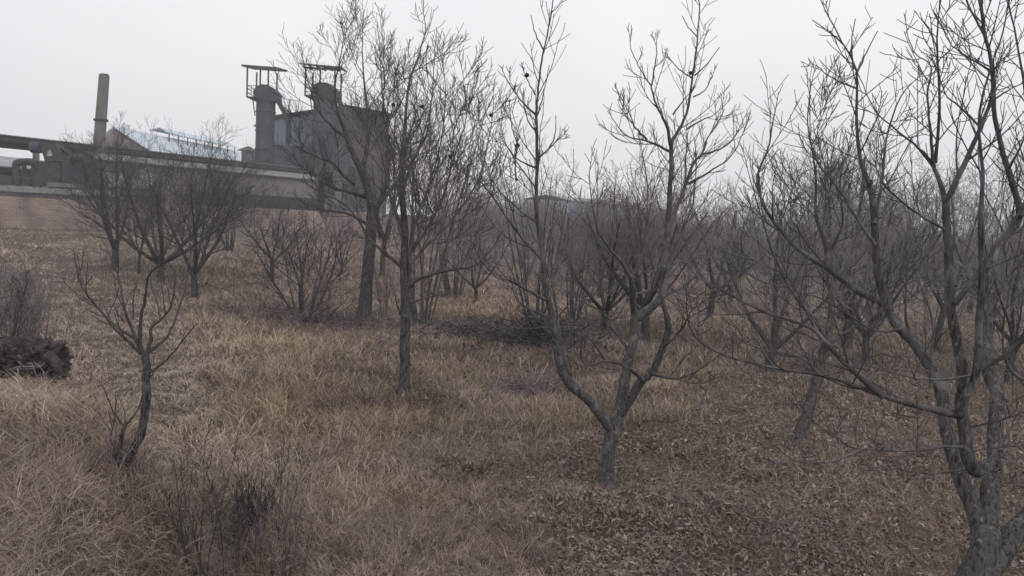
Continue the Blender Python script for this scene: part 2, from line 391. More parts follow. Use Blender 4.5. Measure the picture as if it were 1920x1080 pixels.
def mat_brick(name, c1, c2, mortar, scale=1.0):
    mt, n, l, b = mat_new(name, .95)
    geo = n.new('ShaderNodeNewGeometry'); sep = n.new('ShaderNodeSeparateXYZ'); l.new(geo.outputs['Position'], sep.inputs[0])
    dt = n.new('ShaderNodeVectorMath'); dt.operation = 'DOT_PRODUCT'; dt.inputs[1].default_value = (WU[0], WU[1], 0); l.new(geo.outputs['Position'], dt.inputs[0])
    cb = n.new('ShaderNodeCombineXYZ'); l.new(dt.outputs['Value'], cb.inputs[0]); l.new(sep.outputs['Z'], cb.inputs[1])
    br = n.new('ShaderNodeTexBrick'); br.inputs['Scale'].default_value = scale; br.inputs['Color1'].default_value = (*c1, 1); br.inputs['Color2'].default_value = (*c2, 1)
    br.inputs['Mortar'].default_value = (*mortar, 1); br.inputs['Mortar Size'].default_value = .018; br.inputs['Brick Width'].default_value = .42; br.inputs['Row Height'].default_value = .13
    l.new(cb.outputs[0], br.inputs['Vector'])
    x = n.new('ShaderNodeTexNoise'); x.inputs['Scale'].default_value = .7; x.inputs['Detail'].default_value = 6; l.new(geo.outputs['Position'], x.inputs['Vector'])
    r = n.new('ShaderNodeValToRGB'); r.color_ramp.elements[0].position = .35; r.color_ramp.elements[0].color = (.55, .55, .58, 1); r.color_ramp.elements[1].position = .62; r.color_ramp.elements[1].color = (1.1, 1.02, 1, 1)
    l.new(x.outputs['Fac'], r.inputs['Fac'])
    mm = n.new('ShaderNodeMix'); mm.data_type = 'RGBA'; mm.blend_type = 'MULTIPLY'; mm.inputs['Factor'].default_value = 1
    l.new(br.outputs['Color'], mm.inputs['A']); l.new(r.outputs['Color'], mm.inputs['B']); l.new(mm.outputs['Result'], b.inputs['Base Color'])
    return mt
def mat_corr(name, c1, c2, ax, freq=22, rough=.5, stain=.6):
    """corrugated sheet: real ridges as bump along plan direction ax, with noise stains"""
    mt, n, l, b = mat_new(name, rough)
    geo = n.new('ShaderNodeNewGeometry')
    dt = n.new('ShaderNodeVectorMath'); dt.operation = 'DOT_PRODUCT'; dt.inputs[1].default_value = (ax[0], ax[1], 0); l.new(geo.outputs['Position'], dt.inputs[0])
    mu = n.new('ShaderNodeMath'); mu.operation = 'MULTIPLY'; mu.inputs[1].default_value = freq; l.new(dt.outputs['Value'], mu.inputs[0])
    si = n.new('ShaderNodeMath'); si.operation = 'SINE'; l.new(mu.outputs[0], si.inputs[0])
    bp = n.new('ShaderNodeBump'); bp.inputs['Strength'].default_value = .8; bp.inputs['Distance'].default_value = .04; l.new(si.outputs[0], bp.inputs['Height']); l.new(bp.outputs['Normal'], b.inputs['Normal'])
    mp = n.new('ShaderNodeMapping'); mp.inputs['Scale'].default_value = (1, 1, .25); l.new(geo.outputs['Position'], mp.inputs['Vector'])
    x = n.new('ShaderNodeTexNoise'); x.inputs['Scale'].default_value = stain; x.inputs['Detail'].default_value = 8; x.inputs['Roughness'].default_value = .7; l.new(mp.outputs['Vector'], x.inputs['Vector'])
    r = n.new('ShaderNodeValToRGB'); r.color_ramp.elements[0].position = .35; r.color_ramp.elements[0].color = (*c1, 1); r.color_ramp.elements[1].position = .65; r.color_ramp.elements[1].color = (*c2, 1)
    l.new(x.outputs['Fac'], r.inputs['Fac']); l.new(r.outputs['Color'], b.inputs['Base Color'])
    return mt

M['brick'] = mat_brick('red_brick', (.37, .315, .27), (.30, .25, .215), (.22, .195, .17))
M['brick_dark'] = mat_brick('sooty_brick', (.12, .11, .11), (.09, .085, .09), (.08, .08, .08))
M['brick_pink'] = mat_brick('gable_brick', (.27, .235, .235), (.24, .21, .21), (.23, .2, .2))
M['stone'] = mat_noise('pale_stone', [(.18, .19, .18), (.30, .31, .29)], 3, 6, .9, .5, 8, coord='Object')
M['concrete'] = mat_noise('stained_concrete', [(.10, .10, .095), (.17, .168, .155), (.22, .215, .2)], 1.2, 7, .9, .4, 9, (1, 1, .3))
M['chimney'] = mat_noise('chimney_concrete', [(.10, .10, .09), (.15, .15, .135), (.19, .175, .16)], 1.0, 7, .9, .4, 9, (1, 1, .4))
M['steel'] = mat_noise('rusty_steel', [(.035, .032, .034), (.06, .055, .058), (.09, .075, .072)], 2.5, 6, .8, .3, 9)
M['steel_blue'] = mat_noise('sooty_blue_steel', [(.035, .042, .054), (.055, .064, .08), (.08, .09, .108)], 1.1, 6, .75, .3, 9, (1, 1, .3))
M['block'] = mat_corr('dark_sheet_cladding', (.045, .054, .070), (.075, .086, .106), (.97, .26), 9, .75)
M['block_blue'] = mat_corr('pale_blue_sheet', (.10, .14, .18), (.19, .24, .28), (.97, .26), 9, .6, 1.5)
M['roof_blue'] = mat_corr('pale_blue_roof_sheet', (.50, .60, .68), (.66, .74, .80), tuple(WU), 9, .55)
M['roof_grey'] = mat_corr('grey_roof_sheet', (.16, .15, .16), (.26, .25, .27), tuple(WU), 14, .7)
M['roof_pale'] = mat_corr('pale_roof_sheet', (.24, .23, .26), (.36, .35, .39), tuple(WU), 14, .7)
M['wall_pale'] = mat_noise('pale_plaster', [(.22, .2, .2), (.36, .34, .34), (.45, .43, .43)], .9, 6, .9)
M['wall_mid'] = mat_noise('grey_pink_plaster', [(.10, .09, .095), (.16, .14, .145), (.24, .21, .21)], .8, 6, .9)
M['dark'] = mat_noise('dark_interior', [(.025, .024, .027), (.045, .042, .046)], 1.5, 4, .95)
M['far_blue'] = mat_noise('far_blue_sheet', [(.2, .3, .46), (.32, .43, .58)], .4, 4, .8)
M['white'] = mat_noise('weathered_white', [(.45, .46, .48), (.6, .6, .62)], .5, 4, .8)

def plan(px, d, py=None):
    if py is None: py = 410+.049*(px-960)
    p_ = P(px, py, d); return np.array([p_[0], p_[1]])
def zat(px, py, d): return P(px, py, d)[2]

# retaining wall
o_ = (WALL[1][0], WALL[1][1], -2)
root = thing('retaining_wall', o_, 'long red brick retaining wall below the factory yard', 'wall')
w = MB()
for i in range(len(WALL)-1):
    A, B_ = WALL[i], WALL[i+1]
    if i == 1:
        w.box(A, B_, -3.6, -.12, .45)
    else:
        w.box(A, B_, -4.2, (-.12, -.12), .45)
w.build('brickwork', M['brick'], root, o_)
w = MB(); w.box(WALL[0]+(WU*0)-WV*-.06, WALL[1]+WV*.05, -.118, .16, .34); w.box(WALL[1]+WV*.05, WALL[1]+WU*7.2+WV*.05, -.118, .16, .34)
w.build('parapet', M['brick_dark'], root, o_)
w = MB()
s = -16.0
rngw = np.random.default_rng(4)
while s < 7.0:
    ln = rngw.uniform(.35, .6)
    p1 = WALL[1]+WU*s+WV*.0; p2 = WALL[1]+WU*(s+ln-.02)
    w.box(p1, p2, .163, .50+rngw.uniform(-.03, .03), .42); s += ln
w.build('coping', M['stone'], root, o_)

# long canopy shed
def shed_line(t, s0, s1): return WALL[1]+WU*s0+WV*t, WALL[1]+WU*s1+WV*t
A, B_ = shed_line(7, -14, 36); o_ = (*A, 0)
root = thing('long_shed', o_, 'long dark-roofed open shed stretching along the yard from the left edge to the factory block', 'shed')
w = MB(); zt = (4.05, 4.05)
nrib = 120
w.box(A-WV*.9, B_-WV*.9, 3.42, 3.78, .35)
w.build('fascia', M['steel'], root, o_)
w = MB()
# corrugated roof sheet: real ridges
for k in range(160):
    a1 = A+(B_-A)*k/160; b1 = A+(B_-A)*(k+.62)/160; c1 = A+(B_-A)*(k+1)/160
    for (p1, p2, h) in ((a1, b1, .0), (b1, c1, -.05)):
        f0, f1 = p1-WV*1.0, p2-WV*1.0; g0, g1 = p1+WV*5, p2+WV*5
        w.poly([(*f0, 3.86+h), (*f1, 3.86+h), (*g1, 3.4+h), (*g0, 3.4+h), (*f0, 3.79), (*f1, 3.79), (*g1, 3.3), (*g0, 3.3)], [(0, 1, 2, 3), (4, 7, 6, 5), (0, 4, 5, 1)])
w.build('roof', M['roof_grey'], root, o_)
for k in range(9):
    w = MB(); p1 = A+(B_-A)*(k+.5)/9-WV*.6; w.cube((*p1, 1.8), (.3, .3, 3.66), math.atan2(WU[1], WU[0])); w.build('post', M['concrete'], root, o_)
w = MB(); w.box(A+WV*3.2+WU*22.5, B_+WV*3.2, -.4, 3.35, .2); w.build('back_wall', M['wall_mid'], root, o_)
w = MB(); p1 = A+WU*22.5; p2 = A+WU*44.5
w.poly([(*(p1-WV*2.6), 2.8), (*(p2-WV*2.6), 2.8), (*(p2-WV*.95), 3.3), (*(p1-WV*.95), 3.3), (*(p1-WV*2.6), 2.72), (*(p2-WV*2.6), 2.72), (*(p2-WV*.95), 3.22), (*(p1-WV*.95), 3.22)], [(0, 1, 2, 3), (4, 7, 6, 5), (0, 4, 5, 1), (1, 5, 6, 2), (3, 2, 6, 7), (0, 3, 7, 4)])
w.build('lean_to_roof', M['roof_grey'], root, o_)
w = MB(); w.box(p1-WV*2.3, p2-WV*2.3, -.4, 2.78, .15); w.build('front_wall', M['wall_mid'], root, o_)
w = MB(); w.box(A-WV*2.5+WU*23, A-WV*2.5+WU*27, .9, 1.9, .14); w.build('panel', M['wall_pale'], root, o_)
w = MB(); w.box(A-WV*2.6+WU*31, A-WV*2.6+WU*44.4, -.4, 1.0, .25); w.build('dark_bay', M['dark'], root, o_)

# low pale shed on the far left
a1 = plan(-160, 54); b1 = plan(185, 70); o_ = (*a1, 0); u = unit(b1-a1); v = np.array([-u[1], u[0]])
root = thing('low_shed', o_, 'low pale-walled shed seen under the long roof at the left edge', 'shed')
w = MB(); w.box(a1, b1, -.4, 2.1, .2); w.build('wall', M['white'], root, o_)
w = MB(); w.poly([(*(a1-v*1.1), 2.15), (*(b1-v*1.1), 2.15), (*(b1+v*4), 3.15), (*(a1+v*4), 3.15), (*(a1-v*1.1), 2.05), (*(b1-v*1.1), 2.05), (*(b1+v*4), 3.05), (*(a1+v*4), 3.05)],
                 [(0, 1, 2, 3), (4, 7, 6, 5), (0, 4, 5, 1), (1, 5, 6, 2), (3, 2, 6, 7), (0, 3, 7, 4)]); w.build('roof', M['roof_pale'], root, o_)
w = MB(); w.box(a1-v*1.0, b1-v*1.0, 1.8, 2.04, .1); w.build('fascia', M['steel'], root, o_)
for k in range(6):
    w = MB(); c_ = a1+(b1-a1)*(k+.6)/6; w.cube((*(c_-v*.04), 1.15), (1.1, .08, .9), math.atan2(u[1], u[0])); w.build('window', M['dark'], root, o_)

# chimney
cb = plan(180, 56); ct = P(195.5, 141, 56); o_ = (cb[0], cb[1], -.1)
root = thing('chimney', o_, 'slender round concrete chimney rising above the left sheds', 'chimney')
w = MB()
base = np.array([cb[0], cb[1], -.1]); base2 = P(178, 365, 56); base = np.array([base2[0], base2[1], -.1]); top = ct
w.bar(base, base+(top-base)*.64, .86, 20, .76); mid = base+(top-base)*.64
w.bar(mid, top, .76, 20, .70); w.build('shaft', M['chimney'], root, o_)
w = MB(); w.bar(mid-(0, 0, .07), mid+(0, 0, .07), .98, 20); w.build('collar', M['steel'], root, o_)
w = MB(); w.bar(top+(0, 0, .001), top+(0, 0, .08), .58, 20); w.build('rim', M['dark'], root, o_)

# gabled hall with pale blue roof
dG = 82
ap = P(208, 243, dG); le = P(176, 268, dG-1.5); ri = P(292, 284, dG+3)
apx = plan(208, dG); lp = plan(172, dG-3); rp_ = plan(294, dG+4)
end = plan(520, 125); ax = unit(end-apx); gu = unit(rp_-lp); o_ = (*lp, 0)
root = thing('gabled_hall', o_, 'gabled factory hall with a pale blue roof behind the long shed', 'building')
hz_e = 5.1; hz_r = ap[2]
w = MB(); mid2 = (lp+rp_)/2
Lh = 44
pL, pR, pM = lp, rp_, lp+(rp_-lp)*.36
def ext(p_, k=1): return p_+ax*Lh*k
w.poly([(*pL, 0), (*pR, 0), (*pR, hz_e), (*pM, hz_r), (*pL, hz_e), (*ext(pL), 0), (*ext(pR), 0), (*ext(pR), hz_e), (*ext(pM), hz_r), (*ext(pL), hz_e)],
       [(0, 1, 2, 3, 4), (9, 8, 7, 6, 5), (0, 5, 6, 1), (1, 6, 7, 2), (4, 9, 5, 0)])
w.build('wall', M['brick_pink'], root, o_)
w = MB()
ov = -ax*.5; rdir = unit(np.array([*(pR-pM), hz_e-hz_r])); e1 = np.array([*pR, hz_e])+rdir*.6; e1[2] += .06
r1 = np.array([*pM, hz_r+.08]); l1 = np.array([*pL, hz_e])-unit(np.array([*(pM-pL), hz_r-hz_e]))*.5; l1[2] += .06
A3 = lambda p_, k: np.array([p_[0]+ax[0]*k, p_[1]+ax[1]*k, p_[2]])
for (p1, p2) in ((r1, e1), (l1, r1)):
    a_, b_ = A3(p1, -.5), A3(p2, -.5); c_, d_ = A3(p2, Lh+.5), A3(p1, Lh+.5); dz = np.array([0, 0, .12])
    w.poly([a_, b_, c_, d_, a_+dz, b_+dz, c_+dz, d_+dz], [(0, 3, 2, 1), (4, 5, 6, 7), (0, 1, 5, 4), (1, 2, 6, 5), (2, 3, 7, 6), (3, 0, 4, 7)])
w.build('roof', M['roof_blue'], root, o_)
w = MB()
ra = A3(r1, 8)+(0, 0, .1); rb = A3(r1, 25)+(0, 0, .1); gv = np.array([gu[0], gu[1], 0])
for (p1, p2, h) in ((ra, rb, 0),):
    a_ = p1-gv*1.3+(0, 0, .55); b_ = p1+(0, 0, .95); c_ = p1+gv*1.5+(0, 0, .45); dd = rb-ra; z = np.array([0, 0, .1])
    w.poly([a_, b_, b_+dd, a_+dd, a_-z, b_-z, b_+dd-z, a_+dd-z], [(0, 1, 2, 3), (4, 7, 6, 5), (0, 4, 5, 1), (3, 2, 6, 7), (0, 3, 7, 4)])
    w.poly([b_, c_, c_+dd, b_+dd, b_-z, c_-z, c_+dd-z, b_+dd-z], [(0, 1, 2, 3), (4, 7, 6, 5), (0, 4, 5, 1), (3, 2, 6, 7), (1, 5, 6, 2)])
rv = w.build('ridge_vent', M['roof_blue'], root, o_)
for k in range(9):
    p_ = ra+(rb-ra)*(k+.1)/8.2
    w = MB(); w.bar(p_+gv*1.2-(0, 0, .8), p_+gv*1.2+(0, 0, .42), .1); pp_ = w.build('vent_post', M['steel'], rv, o_)

# small capped hut behind
hp = plan(464, 105); o_ = (*hp, 0)
root = thing('small_hut', o_, 'tiny dark-roofed hut peeking up left of the elevator towers', 'hut')
zt = zat(464, 284, 105)
w = MB(); w.cube((*hp, zt/2), (1.4, 1.4, zt)); w.build('wall', M['brick_pink'], root, o_)
w = MB(); w.poly([(hp[0]-1.2, hp[1]-1.2, zt), (hp[0]+1.2, hp[1]-1.2, zt), (hp[0]+1.2, hp[1]+1.2, zt), (hp[0]-1.2, hp[1]+1.2, zt), (hp[0], hp[1], zt+.7)], [(0, 3, 2, 1), (0, 1, 4), (1, 2, 4), (2, 3, 4), (3, 0, 4)]); w.build('roof', M['steel'], root, o_)

# main block
dB = 82
bl = plan(508, dB-2); br_ = plan(724, dB+3.5); u = unit(br_-bl); v = np.array([-u[1], u[0]]); Wd = np.linalg.norm(br_-bl); o_ = (*bl, -.1)
zl = zat(508, 222, dB-2); zp = zat(640, 201, dB+1); zr = zat(724, 217, dB+3.5)
root = thing('factory_block', o_, 'tall dark grey sheet-clad factory block with a low pitched roof', 'building')
pk = bl+(br_-bl)*.60; D = 11
w = MB(); bk = lambda p_: p_+v*D
w.poly([(*bl, -.1), (*br_, -.1), (*br_, zr), (*pk, zp), (*bl, zl), (*bk(bl), -.1), (*bk(br_), -.1), (*bk(br_), zr), (*bk(pk), zp), (*bk(bl), zl)],
       [(0, 1, 2, 3, 4), (9, 8, 7, 6, 5), (1, 6, 7, 2), (4, 9, 5, 0)])
w.build('wall', M['block'], root, o_)
w = MB(); z = np.array([0, 0, .16])
for (p1, z1, p2, z2) in ((bl-u*.3, zl-.02, pk, zp+.02), (pk, zp+.02, br_+u*.35, zr-.02)):
    a_, b_, c_, d_ = np.array([*(p1-v*.35), z1]), np.array([*(p2-v*.35), z2]), np.array([*(p2+v*(D+.3)), z2]), np.array([*(p1+v*(D+.3)), z1])
    w.poly([a_, b_, c_, d_, a_+z, b_+z, c_+z, d_+z], [(0, 3, 2, 1), (4, 5, 6, 7), (0, 1, 5, 4), (1, 2, 6, 5), (2, 3, 7, 6), (3, 0, 4, 7)])
w.build('roof', M['steel'], root, o_)
zb0 = zat(545, 276, dB); 
for (x0, x1, yb) in ((511, 531, 274), (541, 566, 280), (567, 588, 284)):
    pa = bl+(br_-bl)*(x0-508)/216; pb = bl+(br_-bl)*(x1-508)/216
    f0 = (x0-508)/216/.6; f1 = (x1-508)/216/.6
    w = MB(); w.box(pa-v*.10, pb-v*.10, zb0+rngw.uniform(-.2, .2), (zl+(zp-zl)*f0-.35, zl+(zp-zl)*f1-.35), .08); w.build('blue_panel', M['block_blue'], root, o_)
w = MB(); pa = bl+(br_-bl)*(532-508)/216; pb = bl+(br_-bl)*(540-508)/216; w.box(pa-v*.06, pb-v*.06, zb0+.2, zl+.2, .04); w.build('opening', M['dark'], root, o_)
# wall details: ladder, rust-streaked downpipe, vents
def onwall(px_, zz, off=.1):
    q_ = bl+(br_-bl)*(px_-508)/216-v*off; return np.array([q_[0], q_[1], zz])
w = MB(); w.bar(onwall(690, 0), onwall(690, 9.3), .16, 8); w.build('downpipe', M['steel'], root, o_)
w = MB()
for sx in (668, 675): w.bar(onwall(sx, 0, .25), onwall(sx, 9.6, .25), .07)
for zz in np.arange(.6, 9.4, .5): w.bar(onwall(668, zz, .25), onwall(675, zz, .25), .05)
w.build('ladder', M['steel'], root, o_)
for (x_, z_) in ((700, 7.4), (648, 7.0), (648, 3.6), (708, 3.6)):
    w = MB(); w.box(onwall(x_, 0)[:2], onwall(x_+12, 0)[:2], z_, z_+1.1, .05); w.build('window', M['dark'], root, o_)
# horizontal seams
for yy in (2.8, 5.2, 7.4):
    w = MB(); w.box(bl-v*.07, br_-v*.07, yy, yy+.09, .05); w.build('girt', M['steel'], root, o_)

# lower annexe in front of the block
a1 = plan(520, 77); b1 = plan(640, 81); o_ = (*a1, -.1); u = unit(b1-a1)
root = thing('plastered_annexe', o_, 'plain grey plastered annexe at the foot of the dark factory block', 'building')
w = MB(); w.box(a1, b1, -.1, zat(560, 332, 78), 3); w.build('wall', M['concrete'], root, o_)
w = MB(); w.box(a1-u*.3+np.array([-u[1], u[0]])*-.3, b1+u*.3+np.array([-u[1], u[0]])*-.3, zat(560, 332, 78)+.004, zat(560, 332, 78)+.16, 3.6); w.build('roof', M['roof_pale'], root, o_)
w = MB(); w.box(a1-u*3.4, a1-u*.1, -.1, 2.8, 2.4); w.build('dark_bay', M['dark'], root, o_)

# bucket elevators
def elevator(px, wpx, d, ytop, head_y, roof_px, roof_y, label, tilted, solid):
    b_ = plan(px, d); k = d/F; o_ = (*b_, -.1)
    cx = P(px, head_y, d); W = wpx*k
    root = thing('bucket_elevator', o_, label, 'elevator tower', 'bucket elevator towers on the factory block')
    zt = zat(px, head_y, d)
    bb = np.array([cx[0], cx[1]])
    w = MB(); w.bar((*bb, -.1), (*bb, zt-.6), W, 12); w.build('shaft', M['steel_blue'], root, o_)
    for zz in np.arange(2, zt-1, 1.9):
        w = MB(); w.bar((*bb, zz), (*bb, zz+.1), W*1.09, 12); w.build('flange', M['steel'], root, o_)
    # rounded head: prism along depth
    w = MB(); pr = []
    hw = W*.62
    prof = [(-hw*.8, -.75), (hw*1.12, -.95), (hw*1.15, -.05), (hw*.8, .42), (hw*.35, .68), (-hw*.2, .70), (-hw*.62, .42), (-hw*.85, 0)]
    n_ = len(prof)
    for dy in (-W*.5, W*.5): pr += [(bb[0]+x, bb[1]+dy, zt+z_) for x, z_ in prof]
    w.poly(pr, [tuple(range(n_)), tuple(range(n_, 2*n_))[::-1]]+[(i, i+n_, (i+1) % n_+n_, (i+1) % n_) for i in range(n_)])
    w.build('head', M['steel_blue'], root, o_)
    # discharge spout
    w = MB(); w.bar((bb[0]+hw*.95, bb[1]+.1, zt-.6), (bb[0]+hw*1.1+.9, bb[1]+.5, zt-2.6), .42); w.build('spout', M['steel'], root, o_)
    # platform
    x0, x1 = roof_px
    pxl = P(x0+4, head_y+8, d)[0]; pxr = bb[0]+hw*.8; dep = 1.5; zpf = zt-.75+.02
    w = MB(); w.cube(((pxl+bb[0]-hw*.2)/2, bb[1]-.2, zpf), (abs(bb[0]-hw*.2-pxl), 2*dep, .12)); w.build('platform', M['steel'], root, o_)
    w = MB(); w.bar((pxl+.3, bb[1]-.6, zpf-.06), (bb[0]-hw*.75, bb[1]-.6, zpf-1.7), .09); w.build('bracket', M['steel'], root, o_); w = MB(); w.bar((pxl+.3, bb[1]+.6, zpf-.06), (bb[0]-hw*.75, bb[1]+.6, zpf-1.7), .09); w.build('bracket', M['steel'], root, o_)
    zr_ = zat(px, roof_y, d)
    xr = P(x1-14, roof_y, d)[0]
    for xx, dy in ((pxl+.05, -dep-.1), (pxl+.05, dep-.3), (xr, -dep-.1), (xr, dep-.3), (bb[0]-.1, -dep-.1)):
        w = MB(); w.bar((xx, bb[1]+dy, zpf), (xx, bb[1]+dy, zr_), .13); w.build('canopy_post', M['steel'], root, o_)
    w = MB()
    for hh in (.4, .8, 1.15):
        w.bar((pxl+.05, bb[1]-dep-.1, zpf+hh), (xr, bb[1]-dep-.1, zpf+hh), .05); w.bar((pxl+.05, bb[1]+dep-.3, zpf+hh), (xr, bb[1]+dep-.3, zpf+hh), .05)
        w.bar((pxl+.05, bb[1]-dep-.1, zpf+hh), (pxl+.05, bb[1]+dep-.3, zpf+hh), .05)
    for xx in np.linspace(pxl+.05, xr, 6)[1:-1]: w.bar((xx, bb[1]-dep-.1, zpf), (xx, bb[1]-dep-.1, zpf+1.15), .04)
    w.build('railing', M['steel'], root, o_)
    w = MB(); xa, xb = P(x0, roof_y, d)[0]-.05, P(x1, roof_y, d)[0]+.1
    if solid:
        a_ = np.array([xa, bb[1]-dep-.9, zr_+.12]); e_ = np.array([xb, bb[1]-dep-.9, zr_-.02]); f_ = np.array([xb-.6, bb[1]+dep, zr_+.42]); g_ = np.array([xa+.4, bb[1]+dep, zr_+.75]); z = np.array([0, 0, .12])
        w.poly([a_, e_, f_, g_, a_+z, e_+z, f_+z, g_+z], [(0, 3, 2, 1), (4, 5, 6, 7), (0, 1, 5, 4), (1, 2, 6, 5), (2, 3, 7, 6), (3, 0, 4, 7)])
        w.build('canopy', M['steel'], root, o_)
        w = MB()
        for xx in np.linspace(xa+.3, xb-.4, 6): w.bar((xx, bb[1]-dep-.8, zr_), (xx, bb[1]+dep-.1, zr_+.3), .1)
        w.bar((xa+.2, bb[1]-dep-.1, zr_-.02), (xb-.3, bb[1]-dep-.1, zr_-.1), .16); w.build('rafters', M['steel'], root, o_)
    else:
        for dy, h in ((-dep-.5, 0), (dep, .35)): w.bar((xa, bb[1]+dy, zr_+h+.05), (xb, bb[1]+dy, zr_+h-.05), .16)
        for xx in np.linspace(xa+.1, xb-.1, 5): w.bar((xx, bb[1]-dep-.6, zr_), (xx+.15, bb[1]+dep+.1, zr_+.35), .14)
        w.build('canopy_frame', M['steel'], root, o_)
    return root
elevator(499, 35, 79, 0, 174, (468, 528), 133, 'left elevator tower with a bare open canopy frame over its platform', False, False)
elevator(609, 40, 78, 0, 171, (575, 650), 134, 'right elevator tower with a solid slanting canopy roof, before the block', True, True)

# crusher machine on the yard edge
d = 49.5; k = d/F
mb = plan(110, d); o_ = (*mb, 0)
root = thing('crusher_machine', o_, 'dark rusty crusher with drum, chute and pipes standing on the wall at left', 'machine')
def pt(px, py, dd=0): return P(px, py, d+dd)
def pbox(x0, y0, x1, y1, dep, name, mat, dd=0):
    w = MB(); a_ = pt(x0, y1, dd); b_ = pt(x1, y1, dd); t_ = pt((x0+x1)/2, y0, dd)
    w.box(a_, b_, float((a_[2]+b_[2])/2), float(t_[2]), dep); return w.build(name, mat, root, o_)
pbox(58, 303, 112, 348, 1.8, 'housing', M['steel'])
pbox(112, 300, 131, 352, 1.5, 'side_tank', M['steel_blue'], .2)
pbox(88, 343, 138, 351, 2.2, 'platform', M['concrete'], -.4)
w = MB(); a_ = pt(60, 276); b_ = pt(76, 277); w.bar(a_, b_, .72, 16); w.build('drum', M['steel_blue'], root, o_)
w = MB()
c1, c2, c3, c4 = pt(74, 268), pt(104, 272), pt(120, 302), pt(84, 303); dv = fw*1.2; dv = np.array([0, 1.2, 0])
w.poly([c1, c2, c3, c4, c1+dv, c2+dv, c3+dv, c4+dv], [(0, 3, 2, 1), (4, 5, 6, 7), (0, 1, 5, 4), (1, 2, 6, 5), (2, 3, 7, 6), (3, 0, 4, 7)])
w.build('chute', M['steel'], root, o_)
w = MB(); c1, c2, c3, c4 = pt(89, 283, -.06), pt(94, 281, -.06), pt(98, 292, -.06), pt(88, 293, -.06); w.poly([c1, c2, c3, c4, c1+(0, .04, 0), c2+(0, .04, 0), c3+(0, .04, 0), c4+(0, .04, 0)], [(0, 3, 2, 1), (4, 5, 6, 7), (0, 1, 5, 4), (1, 2, 6, 5), (2, 3, 7, 6), (3, 0, 4, 7)]); w.build('plate', M['wall_pale'], root, o_)
def pipe(pts, r, name, mat=None, dd=0):
    t = Tubes(); t.add(smooth_path([pt(x, y, dd) for x, y in pts], 5), np.full((len(pts)-1)*5+1 if len(pts) > 2 else 6, r*k), 10); return t.build(name, mat or M['steel'], root, o_)
pipe([(31, 350), (31, 325), (30, 310), (38, 304), (58, 304), (70, 308)], 7, 'pipe')
pipe([(128, 302), (140, 296), (158, 297), (168, 306), (172, 325), (172, 352)], 8, 'pipe', dd=.3)
pipe([(44, 350), (44, 322), (46, 308)], 4, 'leg'); pipe([(52, 350), (54, 330)], 4, 'leg'); pipe([(26, 335), (60, 335)], 3, 'pipe')
pipe([(105, 275), (124, 282), (138, 300)], 5, 'pipe', dd=.5)
w = MB(); c1, c2, c3 = pt(0, 328, -.5), pt(-6, 352, -.5), pt(26, 352, -.5); w.poly([c1, c2, c3, c1+dv, c2+dv, c3+dv], [(0, 1, 2), (5, 4, 3), (0, 3, 4, 1), (1, 4, 5, 2), (2, 5, 3, 0)]); w.build('spill_guard', M['steel'], root, o_)
# railing behind
d2 = 51.5; a_ = P(-60, 318, d2); b_ = P(21, 322, d2); o_ = (*plan(0, d2), 0)
root = thing('yard_railing', o_, 'thin dark metal railing at the left edge before the pale shed', 'railing')
w = MB(); w.bar(a_, b_, .05); w.bar(a_-(0, 0, .5), b_-(0, 0, .5), .05); w.build('rail', M['steel'], root, o_)
for f_ in np.linspace(0, 1, 6):
    w = MB(); p_ = a_+(b_-a_)*f_; w.bar((p_[0], p_[1], 0), p_, .06); w.build('post', M['steel'], root, o_)

# far blue-walled hall on the right
dF = 118; a1 = plan(1060, dF-6); b1 = plan(1260, dF+18); o_ = (*a1, -5); zt = zat(1110, 377, dF); u = unit(b1-a1); v = np.array([-u[1], u[0]])
root = thing('distant_hall', o_, 'distant long blue and white hall behind the orchard, right of centre', 'building')
w = MB(); w.box(a1, b1, -6, zt-.3, 8); w.build('wall', M['white'], root, o_)
w = MB(); w.poly([(*(a1-v*.6), zt-.25), (*(b1-v*.6), zt-.25), (*(b1+v*4), zt+.5), (*(a1+v*4), zt+.5), (*(a1+v*8.6), zt-.25), (*(b1+v*8.6), zt-.25)], [(0, 1, 2, 3), (3, 2, 5, 4)]); w.build('roof', M['roof_pale'], root, o_)
for k_ in range(7):
    pa = a1+(b1-a1)*(k_+.12)/7; pb = a1+(b1-a1)*(k_+.85)/7
    w = MB(); w.box(pa-v*.06, pb-v*.06, zt-2.4, zt-.7, .05); w.build('blue_panel', M['far_blue'], root, o_)

